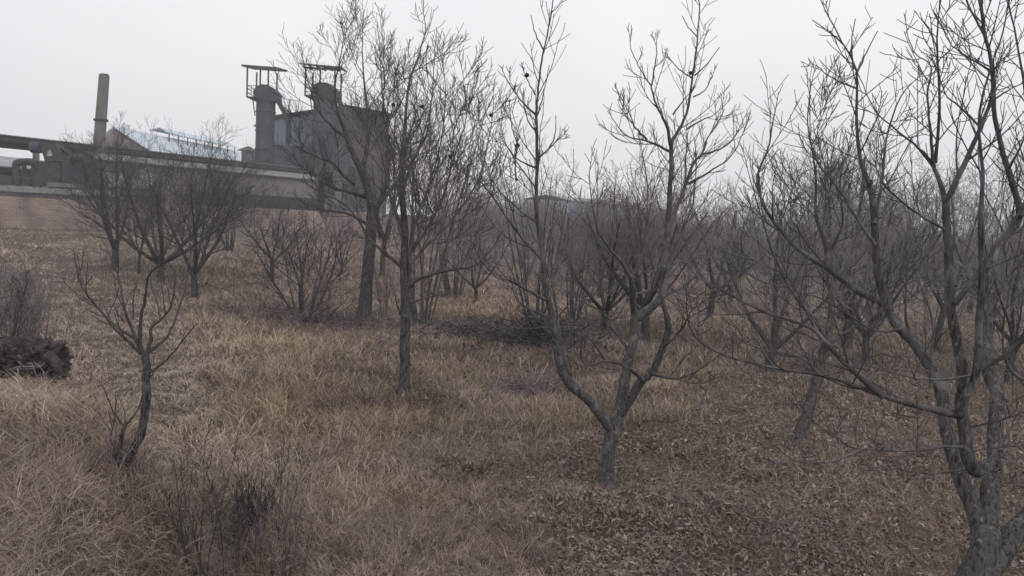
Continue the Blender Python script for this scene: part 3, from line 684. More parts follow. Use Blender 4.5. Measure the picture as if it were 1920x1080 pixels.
# ================================================================== HAND-SHAPED NEAR TREES
GB, dGB = G(1137, 911)
twB = Cfg(n=[0, 4, 4, 2, 0], maxl=3, npt=[8, 7, 6, 5, 4], ratio=[.8, .55, .6, .5, .5], ang=[45, 38, 38, 38, 36], trop=[0, .12, .16, .15, .1], rmin=.0036, sides=[8, 6, 5, 4, 3], wob=[.05, .07, .08, .08, .08])
B = dGB
limbs = [
 ('t', [(1137, 914), (1139, 851), (1150, 812), (1157, 786)], 0, 0, 13, 14.5, 0, 0),
 ('t', [(1152, 815), (1132, 785), (1106, 752), (1085, 736), (1062, 712), (1048, 678), (1042, 640), (1036, 600), (1028, 560), (1022, 527)], 0, -.6, 11, 5.5, 0, 0),
 ('c', [(1022, 530), (1016, 470), (1008, 410), (1006, 370), (1007, 293), (1006, 213), (1008, 178), (1015, 115), (1022, 84), (1029, 49), (1037, 2), (1040, -20)], -.6, -.9, 6.2, 1.3, .28, .5),
 ('c', [(1090, 742), (1072, 709), (1057, 668), (1048, 610), (1040, 560), (1034, 500)], -.1, .4, 6, 3.4, .3, .6),
 ('c', [(1029, 596), (996, 580), (973, 567), (964, 551)], -.5, -.9, 3.6, 1.8, .2, .35),
 ('c', [(1022, 562), (982, 540), (951, 524), (929, 518), (902, 487)], -.6, -1.3, 3.8, 1.5, .22, .45),
 ('c', [(1020, 490), (987, 456), (956, 416), (931, 380), (905, 345), (880, 330)], -.6, -1.0, 4, 1.4, .25, .5),
 ('c', [(1008, 416), (995, 409), (958, 380), (931, 351), (913, 320)], -.7, 0, 3.4, 1.3, .25, .4),
 ('c', [(1020, 530), (1040, 495), (1050, 470), (1052, 430)], -.6, -.4, 3.2, 1.3, .22, .4),
 ('c', [(1007, 218), (982, 193), (965, 172), (951, 151)], -.8, -1.1, 2.4, 1.2, .3, .25),
 ('c', [(1004, 178), (994, 160), (984, 140)], -.85, -.8, 1.8, 1.1, .3, .2),
 ('c', [(1020, 95), (1004, 64), (996, 29)], -.9, -1.1, 1.8, 1.1, 0, 0),
 ('c', [(1009, 298), (1033, 275), (1053, 257)], -.7, -.3, 2.4, 1.2, .25, .3),
 ('c', [(1030, 277), (1041, 250), (1042, 217)], -.6, -.4, 1.8, 1.1, 0, 0),
 ('c', [(1006, 314), (975, 302), (949, 273)], -.7, -1.0, 2.4, 1.2, .25, .25),
 ('c', [(968, 340), (966, 300), (970, 272), (960, 240), (957, 217)], -.8, -.9, 2, 1.1, .25, .25),
 ('c', [(1008, 215), (1018, 180), (1030, 122)], -.8, -.6, 2, 1.1, 0, 0),
 ('c', [(1008, 250), (990, 225), (980, 185)], -.8, -.6, 2, 1.1, .3, .25),
 ('t', [(1157, 792), (1167, 739), (1176, 691), (1187, 644), (1191, 596), (1191, 588)], 0, .1, 12, 7.5, 0, 0),
 ('t', [(1190, 600), (1220, 576), (1241, 555), (1247, 496), (1250, 448)], .1, .3, 8.5, 6.5, 0, 0),
 ('c', [(1250, 452), (1254, 391), (1259, 310), (1259, 270), (1269, 250), (1287, 213), (1298, 147), (1304, 102), (1310, 40), (1311, 0), (1309, -25)], .3, .2, 6.3, 1.3, .24, .45),
 ('c', [(1259, 280), (1250, 237), (1240, 215), (1227, 187), (1220, 160), (1208, 142), (1193, 115), (1182, 87)], .2, -.3, 3.8, 1.1, .26, .35),
 ('c', [(1222, 160), (1230, 110), (1231, 77)], -.2, -.1, 2, 1.1, .3, .2),
 ('c', [(1256, 284), (1220, 267), (1176, 256), (1153, 229)], .2, -.6, 3.2, 1.1, .24, .35),
 ('c', [(1213, 262), (1192, 240), (1184, 222), (1164, 182)], 0, -.6, 2.4, 1.1, .24, .3),
 ('c', [(1252, 430), (1284, 351), (1300, 307), (1316, 289), (1327, 258), (1353, 218), (1355, 196)], .3, .9, 4.8, 1.2, .26, .45),
 ('c', [(1313, 291), (1349, 280), (1373, 262), (1393, 227)], .6, .6, 2.6, 1.1, .24, .3),
 ('c', [(1290, 345), (1327, 324), (1371, 293), (1396, 244)], .4, 0, 3, 1.1, .24, .35),
 ('c', [(1284, 351), (1286, 300), (1288, 249)], .4, .8, 3, 1.2, .24, .35),
 ('c', [(1287, 243), (1313, 227), (1335, 218), (1358, 198)], .3, -.1, 2, 1, .3, .25),
 ('c', [(1302, 142), (1322, 124), (1349, 89)], .2, 0, 1.8, 1, 0, 0),
 ('c', [(1298, 147), (1273, 129), (1253, 106)], .2, .1, 1.8, 1, .3, .15),
 ('c', [(1307, 69), (1291, 51), (1279, 30)], .2, .3, 1.5, 1, 0, 0),
 ('c', [(1300, 182), (1322, 169), (1338, 137)], .2, .4, 1.8, 1, .3, .2),
 ('c', [(1293, 175), (1280, 190), (1262, 215)][::-1], .2, .3, 2, 1, .3, .2),
 ('t', [(1191, 598), (1187, 560), (1184, 519)], .1, -.2, 7.5, 5.5, 0, 0),
 ('c', [(1184, 522), (1165, 490), (1140, 462), (1120, 430), (1110, 380), (1105, 330)], -.2, -.9, 4.6, 1.3, .24, .5),
 ('c', [(1184, 522), (1205, 470), (1214, 400), (1213, 340), (1205, 290)], -.2, .2, 4.2, 1.3, .24, .5),
 ('c', [(1216, 545), (1180, 560), (1150, 600), (1120, 580), (1080, 560)][::-1], -.6, .2, 1.5, 3.2, .26, .35),
 ('t', [(1160, 782), (1179, 751), (1202, 715), (1224, 695), (1241, 656), (1253, 620), (1250, 590)], 0, -.5, 9.5, 5.5, 0, 0),
 ('c', [(1250, 592), (1240, 540), (1262, 470), (1280, 430), (1300, 380), (1305, 320)], -.5, -.8, 5, 1.3, .24, .5),
 ('c', [(1205, 711), (1173, 688), (1137, 677), (1107, 685), (1091, 674), (1089, 655)], -.3, -1.1, 4.4, 2.0, .22, .35),
 ('c', [(1140, 678), (1117, 650), (1099, 623), (1085, 590)], -.7, -.9, 2.8, 1.4, .24, .4),
 ('c', [(1222, 700), (1256, 709), (1285, 706), (1315, 691), (1345, 668)], -.3, -.9, 4.2, 1.6, .2, .4),
 ('c', [(1180, 660), (1160, 630), (1138, 600), (1130, 560)], .1, .8, 4, 1.6, .24, .5),
 ('c', [(1244, 650), (1275, 620), (1300, 580), (1330, 560)], -.4, -1.0, 3.4, 1.4, .24, .45),
 ('c', [(1245, 556), (1290, 530), (1320, 500), (1340, 440)], .3, 1.0, 4, 1.4, .24, .55),
]
make_custom('fruit_tree', 'large bare fruit tree forking low into three limbs, alone in the centre right foreground', 'tree', limbs, B, 7,
            (M['bark_near'], M['twig_near']), twB, fruits=[(988, 141, -.8), (1295, 137, .2), (970, 272, -.8)], side=(12, 6))

dA = 5.0
twA = Cfg(n=[0, 4, 4, 2, 0], maxl=3, npt=[8, 7, 6, 5, 4], ratio=[.8, .55, .6, .5, .5], ang=[45, 42, 45, 42, 40], trop=[0, .08, .12, .12, .1], rmin=.0028, sides=[8, 6, 5, 4, 3], wob=[.05, .07, .08, .08, .08])
limbs = [
 ('t', [(1812, 1140), (1828, 1085), (1846, 1035), (1855, 1000)], 0, 0, 35, 21, 0, 0),
 ('t', [(1842, 1070), (1830, 967), (1799, 891), (1776, 809), (1765, 735), (1722, 650), (1685, 614), (1660, 568)], 0, .7, 17, 8, 0, 0),
 ('c', [(1662, 570), (1608, 545), (1557, 507), (1500, 469), (1463, 431), (1430, 380), (1420, 330), (1440, 280), (1448, 235)], .7, .9, 9.5, 2.2, .25, .45),
 ('t', [(1672, 595), (1650, 530), (1643, 480), (1639, 400), (1630, 340)], .6, .5, 9, 5.5, 0, 0),
 ('c', [(1630, 345), (1614, 300), (1606, 231), (1606, 134), (1579, 79), (1548, 20)], .5, .3, 5.5, 1.5, .2, .3),
 ('c', [(1606, 138), (1625, 97), (1646, 58)], .3, .4, 2.2, 1.2, 0, 0),
 ('c', [(1580, 82), (1556, 60), (1523, 38)], .3, .2, 1.8, 1.1, 0, 0),
 ('c', [(1604, 165), (1560, 146), (1530, 123)], .3, .5, 2.2, 1.2, .3, .12),
 ('c', [(1600, 130), (1597, 80), (1604, 35)], .3, .3, 2.0, 1.2, 0, 0),
 ('c', [(1640, 420), (1655, 330), (1662, 260), (1690, 180), (1730, 137)], .5, .9, 4, 1.4, .22, .35),
 ('c', [(1642, 460), (1600, 400), (1570, 350), (1530, 300), (1515, 230), (1520, 165)], .5, .9, 4, 1.4, .22, .35),
 ('t', [(1850, 1060), (1855, 935), (1866, 879), (1866, 809), (1870, 740), (1855, 702), (1850, 620), (1854, 526), (1868, 463)], 0, .9, 18, 8, 0, 0),
 ('c', [(1866, 470), (1889, 440), (1912, 403), (1896, 338), (1876, 269), (1864, 204), (1862, 134), (1845, 56), (1836, -30)], .9, .5, 9, 4, .2, .35),
 ('c', [(1912, 405), (1935, 340), (1925, 200), (1910, 100), (1890, 0)], .8, .8, 6, 2, .2, .35),
 ('t', [(1868, 868), (1842, 877), (1826, 880), (1812, 847), (1809, 803), (1801, 753), (1803, 702), (1793, 633), (1781, 564), (1778, 482), (1774, 400), (1773, 370)], 0, -.1, 15, 6.5, 0, 0),
 ('c', [(1773, 375), (1783, 361), (1811, 301), (1838, 241), (1857, 190), (1864, 150), (1850, 80), (1820, 20), (1800, -30)], -.1, -.3, 7, 2.4, .2, .35),
 ('c', [(1773, 375), (1762, 340), (1750, 306), (1746, 255), (1739, 185), (1746, 125), (1718, 102), (1703, 72)], -.1, .2, 5.5, 1.3, .2, .3),
 ('c', [(1754, 306), (1762, 204), (1757, 93), (1760, 28), (1762, -10)], 0, -.2, 3.6, 1.4, .2, .25),
 ('c', [(1750, 308), (1723, 278), (1681, 245), (1639, 204), (1611, 144)], 0, -.5, 3.2, 1.2, .22, .3),
 ('c', [(1771, 430), (1720, 400), (1660, 350), (1640, 310), (1590, 290)], -.1, -.4, 3, 1.4, .22, .35),
 ('c', [(1757, 93), (1745, 60), (1727, 35)], -.2, -.2, 1.6, 1, 0, 0),
 ('c', [(1840, 240), (1800, 200), (1770, 170), (1750, 80)], -.2, -.5, 2.6, 1.2, .2, .25),
 ('c', [(1858, 190), (1890, 170), (1930, 150)], -.3, -.4, 2.6, 1.4, .2, .3),
 ('c', [(1860, 134), (1820, 110), (1785, 85), (1765, 50)], .5, .3, 2.6, 1.2, .18, .25),
 ('c', [(1890, 320), (1920, 260), (1940, 180)], .6, .3, 3, 1.3, .2, .3),
 ('c', [(1807, 778), (1775, 774), (1760, 770), (1721, 762), (1658, 743), (1582, 715), (1532, 702), (1437, 687), (1356, 665), (1305, 633), (1289, 595)], -.03, -.6, 10.5, 2.2, .2, .35),
 ('c', [(1658, 745), (1608, 702), (1551, 646), (1519, 614), (1437, 586), (1362, 548), (1311, 520), (1280, 482)], -.3, .2, 8.5, 1.8, .2, .35),
 ('c', [(1540, 640), (1510, 580), (1480, 520), (1440, 440), (1425, 370)], -.1, 0, 3, 1.2, .2, .35),
 ('c', [(1437, 584), (1374, 589), (1318, 589), (1270, 580)], .1, -.1, 2.4, 1.2, .2, .3),
 ('c', [(1812, 838), (1771, 838), (1721, 844), (1658, 844), (1608, 841), (1576, 828), (1519, 784)], -.02, -.7, 4, 1.3, .28, .25),
 ('c', [(1620, 842), (1563, 863), (1500, 866), (1470, 850), (1444, 828)], -.5, -.8, 2.4, 1.1, .3, .2),
 ('c', [(1812, 880), (1746, 888), (1690, 880), (1645, 882)], -.1, .2, 2.2, 1, .3, .2),
 ('c', [(1660, 845), (1640, 830), (1650, 800), (1662, 760)], -.4, -.5, 1.6, 1, 0, 0),
 ('c', [(1829, 703), (1759, 712), (1683, 702), (1633, 671), (1600, 620)], -.1, -.6, 3.2, 1.2, .22, .3),
 ('t', [(1803, 765), (1812, 740), (1831, 696), (1837, 589), (1841, 494), (1838, 400)], -.1, -.3, 9, 5, 0, 0),
 ('c', [(1838, 405), (1842, 320), (1835, 230), (1850, 150), (1880, 60), (1895, -10)], -.3, -.4, 4.6, 1.6, .2, .35),
 ('c', [(1834, 692), (1885, 665), (1925, 615), (1950, 560)], -.1, -.4, 7, 3, .2, .4),
 ('c', [(1790, 570), (1828, 520), (1866, 463), (1910, 400), (1945, 360)], -.1, -.2, 6.5, 3, .2, .35),
 ('t', [(1850, 1070), (1897, 1005), (1930, 970), (1990, 900), (2010, 780), (2000, 600)], 0, .2, 23, 11, 0, 0),
 ('c', [(1990, 890), (1950, 860), (1910, 860), (1870, 880)], .2, -.2, 3, 1.2, .2, .3),
 ('c', [(2008, 780), (1960, 730), (1900, 700), (1880, 640), (1890, 560), (1905, 480)], .2, 0, 6, 2, .2, .4),
 ('c', [(2000, 600), (1960, 500), (1950, 400), (1920, 300)], .2, .1, 6, 2, .2, .4),
 ('c', [(1820, 800), (1870, 790), (1930, 770)], -.1, -.4, 2.6, 1.3, .2, .3),
 ('c', [(1808, 850), (1860, 840), (1930, 835)], -.1, -.4, 2.2, 1.2, .2, .25),
 ('c', [(1720, 655), (1700, 600), (1700, 520), (1710, 440), (1700, 380)], .6, .9, 4, 1.4, .2, .35),
 ('c', [(1690, 618), (1640, 620), (1590, 590), (1540, 560), (1500, 550)], .6, .2, 3.6, 1.2, .2, .35),
 ('c', [(1768, 740), (1745, 700), (1750, 620), (1735, 540), (1740, 480)], .6, 1.2, 5, 1.6, .2, .4),
]
make_custom('fruit_tree', 'nearest bare tree with thick grey stems and sweeping branches at the right edge', 'tree', limbs, dA, 21,
            (M['bark_near'], M['twig_near']), twA, side=(14, 6))

GC, dC = G(757, 740)
twC = Cfg(n=[0, 6, 6, 3, 0], maxl=3, npt=[8, 7, 6, 5, 4], ratio=[.8, .6, .58, .5, .5], ang=[45, 38, 42, 42, 40], trop=[0, .14, .17, .15, .1], rmin=.005, sides=[8, 5, 4, 3, 3], wob=[.05, .08, .09, .09, .08])
limbs = [
 ('t', [(757, 745), (759, 678), (760, 611), (761, 567), (758, 513), (756, 487)], 0, 0, 10.5, 8, 0, 0),
 ('t', [(757, 495), (760, 433), (755, 380), (753, 313)], 0, 0, 7.5, 5, 0, 0),
 ('c', [(753, 318), (760, 230), (765, 163), (785, 105), (797, 60), (797, 42)], 0, .2, 4.8, 1.1, .3, .7),
 ('c', [(763, 538), (791, 520), (840, 507), (876, 502), (902, 489), (930, 455)], 0, -.8, 5.5, 1.6, .35, .6),
 ('c', [(752, 498), (720, 473), (693, 447), (667, 407), (640, 380), (600, 360)], 0, -.8, 4.5, 1.4, .35, .6),
 ('c', [(758, 500), (775, 465), (800, 430), (830, 370), (850, 300), (870, 240), (880, 190)], 0, .6, 5, 1.2, .3, .9),
 ('c', [(775, 540), (768, 470), (785, 400), (810, 330), (830, 250), (835, 170), (830, 120)], 0, -.4, 4.4, 1.1, .3, .8),
 ('c', [(756, 430), (735, 380), (722, 320), (715, 250), (720, 180), (720, 120)], 0, -.3, 4.2, 1.1, .3, .8),
 ('c', [(766, 500), (800, 460), (850, 410), (895, 340), (915, 270), (925, 200)], 0, .5, 4, 1.1, .3, .8),
 ('c', [(755, 350), (775, 300), (800, 250), (810, 180), (815, 110)], 0, .5, 3.8, 1.1, .3, .7),
 ('c', [(765, 567), (795, 560), (828, 553)], 0, -.3, 3, 1.8, .25, .3),
 ('c', [(750, 590), (742, 560), (735, 540)], 0, -.2, 2.4, 1.4, 0, 0),
]
make_custom('fruit_tree', 'bare tree with a straight slim trunk in the middle of the grass, left of centre', 'tree', limbs, dC, 5,
            (M['bark_dark'], M['twig_near']), twC, fruits=[(845, 293, .2), (792, 200, 0), (738, 196, .1), (921, 216, .5)], side=(10, 5))

# leaning tree
GD, dD = G(1500, 826)
limbs = [
 ('t', [(1498, 830), (1513, 780), (1530, 720), (1543, 670), (1552, 640)], 0, .1, 11.5, 9, 0, 0),
 ('c', [(1552, 645), (1530, 600), (1500, 570), (1470, 520), (1440, 450), (1420, 380), (1405, 330)], 0, -.6, 6, 1.2, .3, .7),
 ('t', [(1552, 645), (1560, 580), (1555, 520), (1550, 460)], 0, .2, 7.5, 5, 0, 0),
 ('c', [(1550, 465), (1530, 400), (1530, 330), (1520, 260), (1518, 180)], .2, 0, 5, 1.1, .28, .7),
 ('c', [(1555, 560), (1590, 500), (1610, 430), (1640, 370), (1650, 300)], .2, .8, 5, 1.1, .3, .7),
 ('c', [(1548, 650), (1590, 620), (1640, 590), (1680, 540), (1700, 480)], 0, .4, 4.6, 1.2, .3, .7),
 ('c', [(1535, 700), (1500, 670), (1440, 660), (1400, 640), (1370, 600)], 0, .5, 3.6, 1.2, .3, .5),
 ('c', [(1552, 480), (1580, 420), (1575, 340), (1590, 280)], .2, -.4, 4, 1.1, .28, .6),
]
make_custom('fruit_tree', 'bare tree with a reddish trunk leaning right, between the centre and right foreground trees', 'tree', limbs, dD, 15,
            (M['bark_warm'], M['twig_near']), twC, side=(10, 5))

# sapling on the left
GE, dE = G(228, 876)
twE = Cfg(n=[0, 2, 2, 0, 0], maxl=2, npt=[8, 6, 5, 4, 4], ratio=[.8, .5, .5, .5, .5], ang=[45, 35, 38, 40, 40], trop=[0, .12, .14, .15, .1], rmin=.0032, sides=[8, 5, 4, 4, 3], wob=[.05, .09, .1, .1, .1])
limbs = [
 ('t', [(226, 882), (246, 846), (263, 814), (271, 780), (275, 745), (274, 710), (276, 690), (272, 665)], 0, 0, 8.5, 7, 0, 0),
 ('c', [(272, 668), (262, 645), (264, 600), (272, 560), (278, 520), (290, 505), (310, 490), (335, 475)], 0, -.1, 5, 1.6, 0, .3),
 ('c', [(262, 650), (240, 600), (232, 570), (225, 530), (215, 500), (200, 465)], 0, .2, 4.2, 1.4, .25, .22),
 ('c', [(266, 664), (245, 645), (220, 620), (190, 585), (165, 555), (148, 525), (145, 505)], 0, -.2, 4, 1.5, .22, .25),
 ('c', [(262, 640), (230, 620), (205, 600), (185, 580), (165, 568), (146, 556)], 0, .3, 3.4, 1.3, .25, .22),
 ('c', [(150, 522), (160, 535), (172, 518)], -.2, -.3, 1.6, 1, 0, 0),
 ('c', [(275, 665), (283, 640), (284, 615), (300, 600), (318, 580), (326, 550), (328, 510), (318, 495)], 0, .1, 4.2, 1.6, .3, .2),
 ('c', [(300, 600), (296, 570), (285, 540), (280, 510)], .1, .3, 2.2, 1.2, 0, 0),
 ('c', [(276, 662), (305, 640), (322, 615), (335, 580), (348, 540), (352, 500)], 0, .3, 3.2, 1.2, .25, .25),
 ('c', [(277, 700), (300, 685), (325, 660), (345, 635), (358, 620)], 0, -.2, 3, 1.3, .3, .12),
 ('c', [(272, 720), (284, 705), (292, 690)], 0, -.1, 2.6, 1.6, 0, 0),
 ('c', [(232, 602), (222, 590), (214, 575)], .1, 0, 1.8, 1, 0, 0),
 ('c', [(250, 600), (250, 560), (256, 535)], 0, 0, 2, 1.2, 0, 0),
]
make_custom('sapling', 'small bare sapling with a crooked stem on the bank at lower left', 'sapling', limbs, dE, 3,
            (M['bark_dark'], M['twig_dark']), twE, side=(10, 6))
limbs = [
 ('t', [(220, 872), (226, 830), (232, 800)], 0, 0, 4.2, 3.2, 0, 0),
 ('c', [(232, 800), (250, 780), (264, 755), (268, 720), (268, 690)], 0, .1, 2.6, 1.3, 0, 0),
 ('c', [(232, 798), (215, 775), (203, 750), (192, 722)], 0, -.1, 2, 1, .2, .12),
 ('c', [(233, 798), (234, 775), (219, 735)], 0, .1, 1.4, .9, 0, 0),
 ('c', [(212, 870), (208, 820), (215, 780), (217, 750)], .05, .1, 1.8, .9, .2, .12),
]
make_custom('side_shoot', 'thin dark shoot growing just left of the sapling stem', 'sapling', limbs, dE-.05, 4, (M['bark_dark'], M['twig_dark']), twE, side=(8, 5))

# tree with the thick dark trunk before the factory block
GF, dF_ = G(683, 596)
twF = Cfg(n=[0, 6, 5, 3, 0], maxl=3, npt=[8, 7, 6, 4, 4], ratio=[.8, .6, .58, .5, .5], ang=[45, 38, 42, 42, 40], trop=[0, .13, .16, .15, .1], rmin=.006, sides=[8, 5, 4, 3, 3], wob=[.05, .08, .09, .09, .08])
limbs = [
 ('t', [(683, 598), (687, 530), (693, 470), (697, 430), (698, 400)], 0, 0, 12, 10, 0, 0),
 ('t', [(698, 410), (692, 360), (676, 318), (660, 285), (648, 250)], 0, -.5, 8, 4.5, 0, 0),
 ('c', [(650, 255), (633, 210), (628, 160), (640, 100), (645, 60)], -.5, -.6, 4.5, 1, .5, 1.2),
 ('c', [(690, 370), (655, 360), (620, 350), (585, 325), (560, 310)], 0, -1.4, 5, 1.1, .5, 1.1),
 ('c', [(665, 345), (645, 330), (625, 307), (593, 293), (567, 278), (560, 240)], -.2, -1.5, 3.6, 1, .5, 1),
 ('c', [(648, 258), (620, 235), (595, 205), (580, 160), (570, 120)], -.5, -1.2, 3.6, 1, .5, 1),
 ('c', [(680, 320), (690, 250), (685, 180), (680, 110), (680, 50)], -.3, .3, 5.5, 1, .5, 1.3),
 ('c', [(698, 405), (722, 350), (730, 290), (722, 220), (715, 150), (712, 90)], 0, .8, 6.5, 1, .5, 1.3),
 ('c', [(700, 395), (745, 340), (780, 290), (800, 230), (810, 180)], 0, 1, 5.5, 1, .5, 1.2),
 ('c', [(695, 425), (650, 400), (610, 395), (570, 380)], 0, 1.2, 4, 1, .5, 1),
]
make_custom('old_tree', 'tall old tree with a thick dark trunk standing before the grey factory block', 'tree', limbs, dF_, 9,
            (M['bark_dark'], M['twig_dark']), twF, side=(12, 5))

# ================================================================== ORCHARD TREES (variants + copies)
rngv = np.random.default_rng(12)
def variant(seed, fork=.18, n1=5, spread=46, H=6.0, trunk_r=.13, rmin=.0058, multi=False, dens=1.0, spl=.45):
    rng = np.random.default_rng(seed); TR = Tubes(); CR = Tubes()
    cfg = Cfg(n=[0, int(10*dens), int(7*dens), max(3, int(5*dens)), 0], maxl=4, rmin=rmin, npt=[7, 8, 6, 4, 3], sides=[8, 6, 4, 3, 3],
              trop=[0, .10, .14, .16, .12], ratio=[.8, .52, .62, .62, .5], wob=[.05, .08, .10, .11, .12], rr=.52, ang=[45, 42, 42, 40, 38])
    if multi:
        k = n1
        for j in range(k):
            a_ = j*6.28/k+rng.normal(0, .3); lean = rng.uniform(.08, spl)
            dr = unit(np.array([math.cos(a_)*lean, math.sin(a_)*lean, 1])); p0 = np.array([math.cos(a_)*.12, math.sin(a_)*.12, -.15])
            grow(TR, CR, p0, dr, H*rng.uniform(.7, 1.0), trunk_r*rng.uniform(.5, .9), 1, cfg, rng, 2)
    else:
        hf = H*fork; lean = rng.normal(0, .08, 2)
        pts = smooth_path([(0, 0, -.25), (lean[0]*.3, lean[1]*.3, hf*.5), (lean[0]*hf, lean[1]*hf, hf)], 4)
        TR.add(pts, trunk_r*(np.linspace(1.15, .95, len(pts))+.5*np.exp(-np.arange(len(pts))*.9))*(1+rng.normal(0, .03, len(pts))), 10)
        az = rng.uniform(0, 6.28)
        for j in range(n1):
            az += 6.28/n1+rng.normal(0, .35); sp = math.radians(spread*rng.uniform(.55, 1.2)) if j else math.radians(8)
            dr = np.array([math.cos(az)*math.sin(sp), math.sin(az)*math.sin(sp), math.cos(sp)])
            grow(TR, CR, pts[-1]-np.array([0, 0, rng.uniform(0, hf*.25)]), dr, (H-hf)*rng.uniform(.75, 1.05)*(1.0 if j else 1.1), trunk_r*rng.uniform(.5, .75), 1, cfg, rng, 2)
    return TR.arrays(), CR.arrays()
class Var:
    def __init__(s, name, arrs, mats):
        (tv, tq), (cv, cq) = arrs; s.name = name; s.H = float(np.percentile(cv[:, 2], 99.7))
        s.t = bpy.data.meshes.new('trunk'); s.first = None
        s.tv, s.tq, s.cv, s.cq, s.mats = tv, tq, cv, cq, mats
    def place(s, loc, height, label, group=None, rz=0, cat='tree', wid=1.0, name=None, lean=(0, 0)):
        k = height/s.H
        root = thing(name or s.name, tuple(loc), label, cat, group)
        root.rotation_euler = (lean[0], lean[1], rz); root.scale = (k*wid, k*wid, k)
        if s.first is None:
            a_ = new_mesh('trunk', s.tv, s.tq, mat=s.mats[0], parent=root); b_ = new_mesh('crown', s.cv, s.cq, mat=s.mats[1], parent=root); s.first = (a_, b_)
        else:
            for o in s.first:
                c_ = o.copy(); C.objects.link(c_); c_.parent = root
        return root
V = []
specs = [(31, .2, 6, 54, .12), (32, .19, 5, 46, .14), (33, .24, 6, 56, .12), (34, .3, 5, 34, .10), (35, .17, 8, 60, .13), (36, .27, 4, 58, .14), (37, .12, 4, 30, .09)]
for (sd_, fk, n1, spd, trr) in specs:
    V.append(Var('orchard_tree', variant(sd_, fk, n1, spd, 6, trr), (M['bark_dark'], M['twig'])))
V2 = [Var('orchard_tree', variant(sd_, fk, n1, spd, 6, trr), (M['bark_warm'], M['twig_red'])) for (sd_, fk, n1, spd, trr) in [(41, .2, 5, 42, .11), (42, .14, 6, 36, .10)]]
S = [Var('bare_bush', variant(51, n1=9, H=4, trunk_r=.05, multi=True, dens=.65, rmin=.004), (M['bark_dark'], M['twig'])),
     Var('bare_bush', variant(52, n1=11, H=4, trunk_r=.04, multi=True, dens=.65, rmin=.004), (M['bark_warm'], M['twig_red'])),
     Var('bare_bush', variant(53, n1=8, H=3, trunk_r=.045, multi=True, dens=.6, rmin=.005, spl=.85), (M['bark_dark'], M['twig_dark']))]

VL = [Var('orchard_tree', ((v_.tv, v_.tq), (v_.cv, v_.cq)), (M['bark_dark'], M['twig_near'])) for v_ in V]
def put(var, px, py, ytop, label, group=None, wid=1.0, cat='tree', name=None, rz=None, lean=(0, 0)):
    p_, d = G(px, py); h = (py-ytop)/F*d
    print('put', label[:40], 'd=%.1f h=%.1f' % (d, h))
    return var.place((p_[0], p_[1], p_[2]-.05), h, label, group, rngv.uniform(0, 6.28) if rz is None else rz, cat, wid, name, lean)

put(VL[0], 365, 561, 225, 'bare tree with a straight grey trunk, third and nearest of the left group', 'trees of the left group')
put(VL[4], 302, 534, 225, 'bare tree with a thick short trunk forking early, middle of the left group', 'trees of the left group', 1.1)
put(VL[1], 216, 506, 215, 'bare tree with a dark trunk, leftmost of the left group below the chimney', 'trees of the left group')
put(VL[3], 260, 515, 330, 'small thin tree between the two dark trunks of the left group', 'trees of the left group', .9)
put(V2[0], 640, 519, 385, 'small reddish tree with a Y fork, left of the thick dark trunk', wid=1.1)
put(VL[5], 510, 527, 350, 'thin bare tree behind the many-stemmed bush at left')
put(V[2], 893, 576, 385, 'small bare tree with a low Y fork on the open grass in the centre', wid=1.1)
put(V[3], 716, 520, 200, 'slender bare tree just right of the thick dark trunk')
put(V[1], 1440, 702, 330, 'bare tree with a short dark trunk, left of the leaning tree')
put(V[5], 1210, 645, 300, 'bare tree standing directly behind the low-forking foreground tree')
put(V[0], 1622, 684, 300, 'bare tree with a slim trunk, right of the leaning tree')
put(V[4], 1130, 622, 330, 'bare tree with a thin trunk left behind the low-forking foreground tree')
put(V[2], 1890, 720, 330, 'bare tree partly hidden behind the stems of the nearest tree')
put(V[3], 1755, 660, 280, 'bare tree behind the left stem of the nearest tree')
put(V[5], 1330, 600, 330, 'bare tree in the gap between the centre and leaning trees')
put(S[1], 790, 612, 95, 'tall many-stemmed reddish thicket rising behind the slim-trunked tree', wid=.75, cat='tree', name='thicket')
put(S[1], 850, 560, 190, 'broad reddish thicket right of the tallest thicket', wid=.9, cat='tree', name='thicket')
put(S[0], 1005, 640, 250, 'dense upright thicket above the dark brush heap', wid=.7, cat='tree', name='thicket')
put(S[0], 1075, 600, 330, 'grey thicket right of the brush heap', wid=.8, cat='tree', name='thicket')
put(S[2], 570, 588, 375, 'many-stemmed dark bush with spreading shoots at left of centre', wid=1.35, cat='bush')
put(S[1], 608, 600, 480, 'low reddish bush right beside the many-stemmed dark bush', wid=.9, cat='bush')
put(S[1], 718, 598, 440, 'thin reddish shoots at the foot of the thick dark trunk', wid=.6, cat='bush')
put(S[0], 430, 470, 330, 'grey bush against the brick wall behind the left group', wid=1.2, cat='bush')
# dense left bushes
put(S[2], 10, 660, 465, 'dense dark bush at the left edge behind the earth lump', wid=.8, cat='bush')
put(S[2], 52, 628, 500, 'dense dark bush reaching over the trodden grass at left', wid=.6, cat='bush')
put(S[0], -45, 700, 500, 'grey bush cut by the left frame edge above the earth lump', wid=.7, cat='bush')

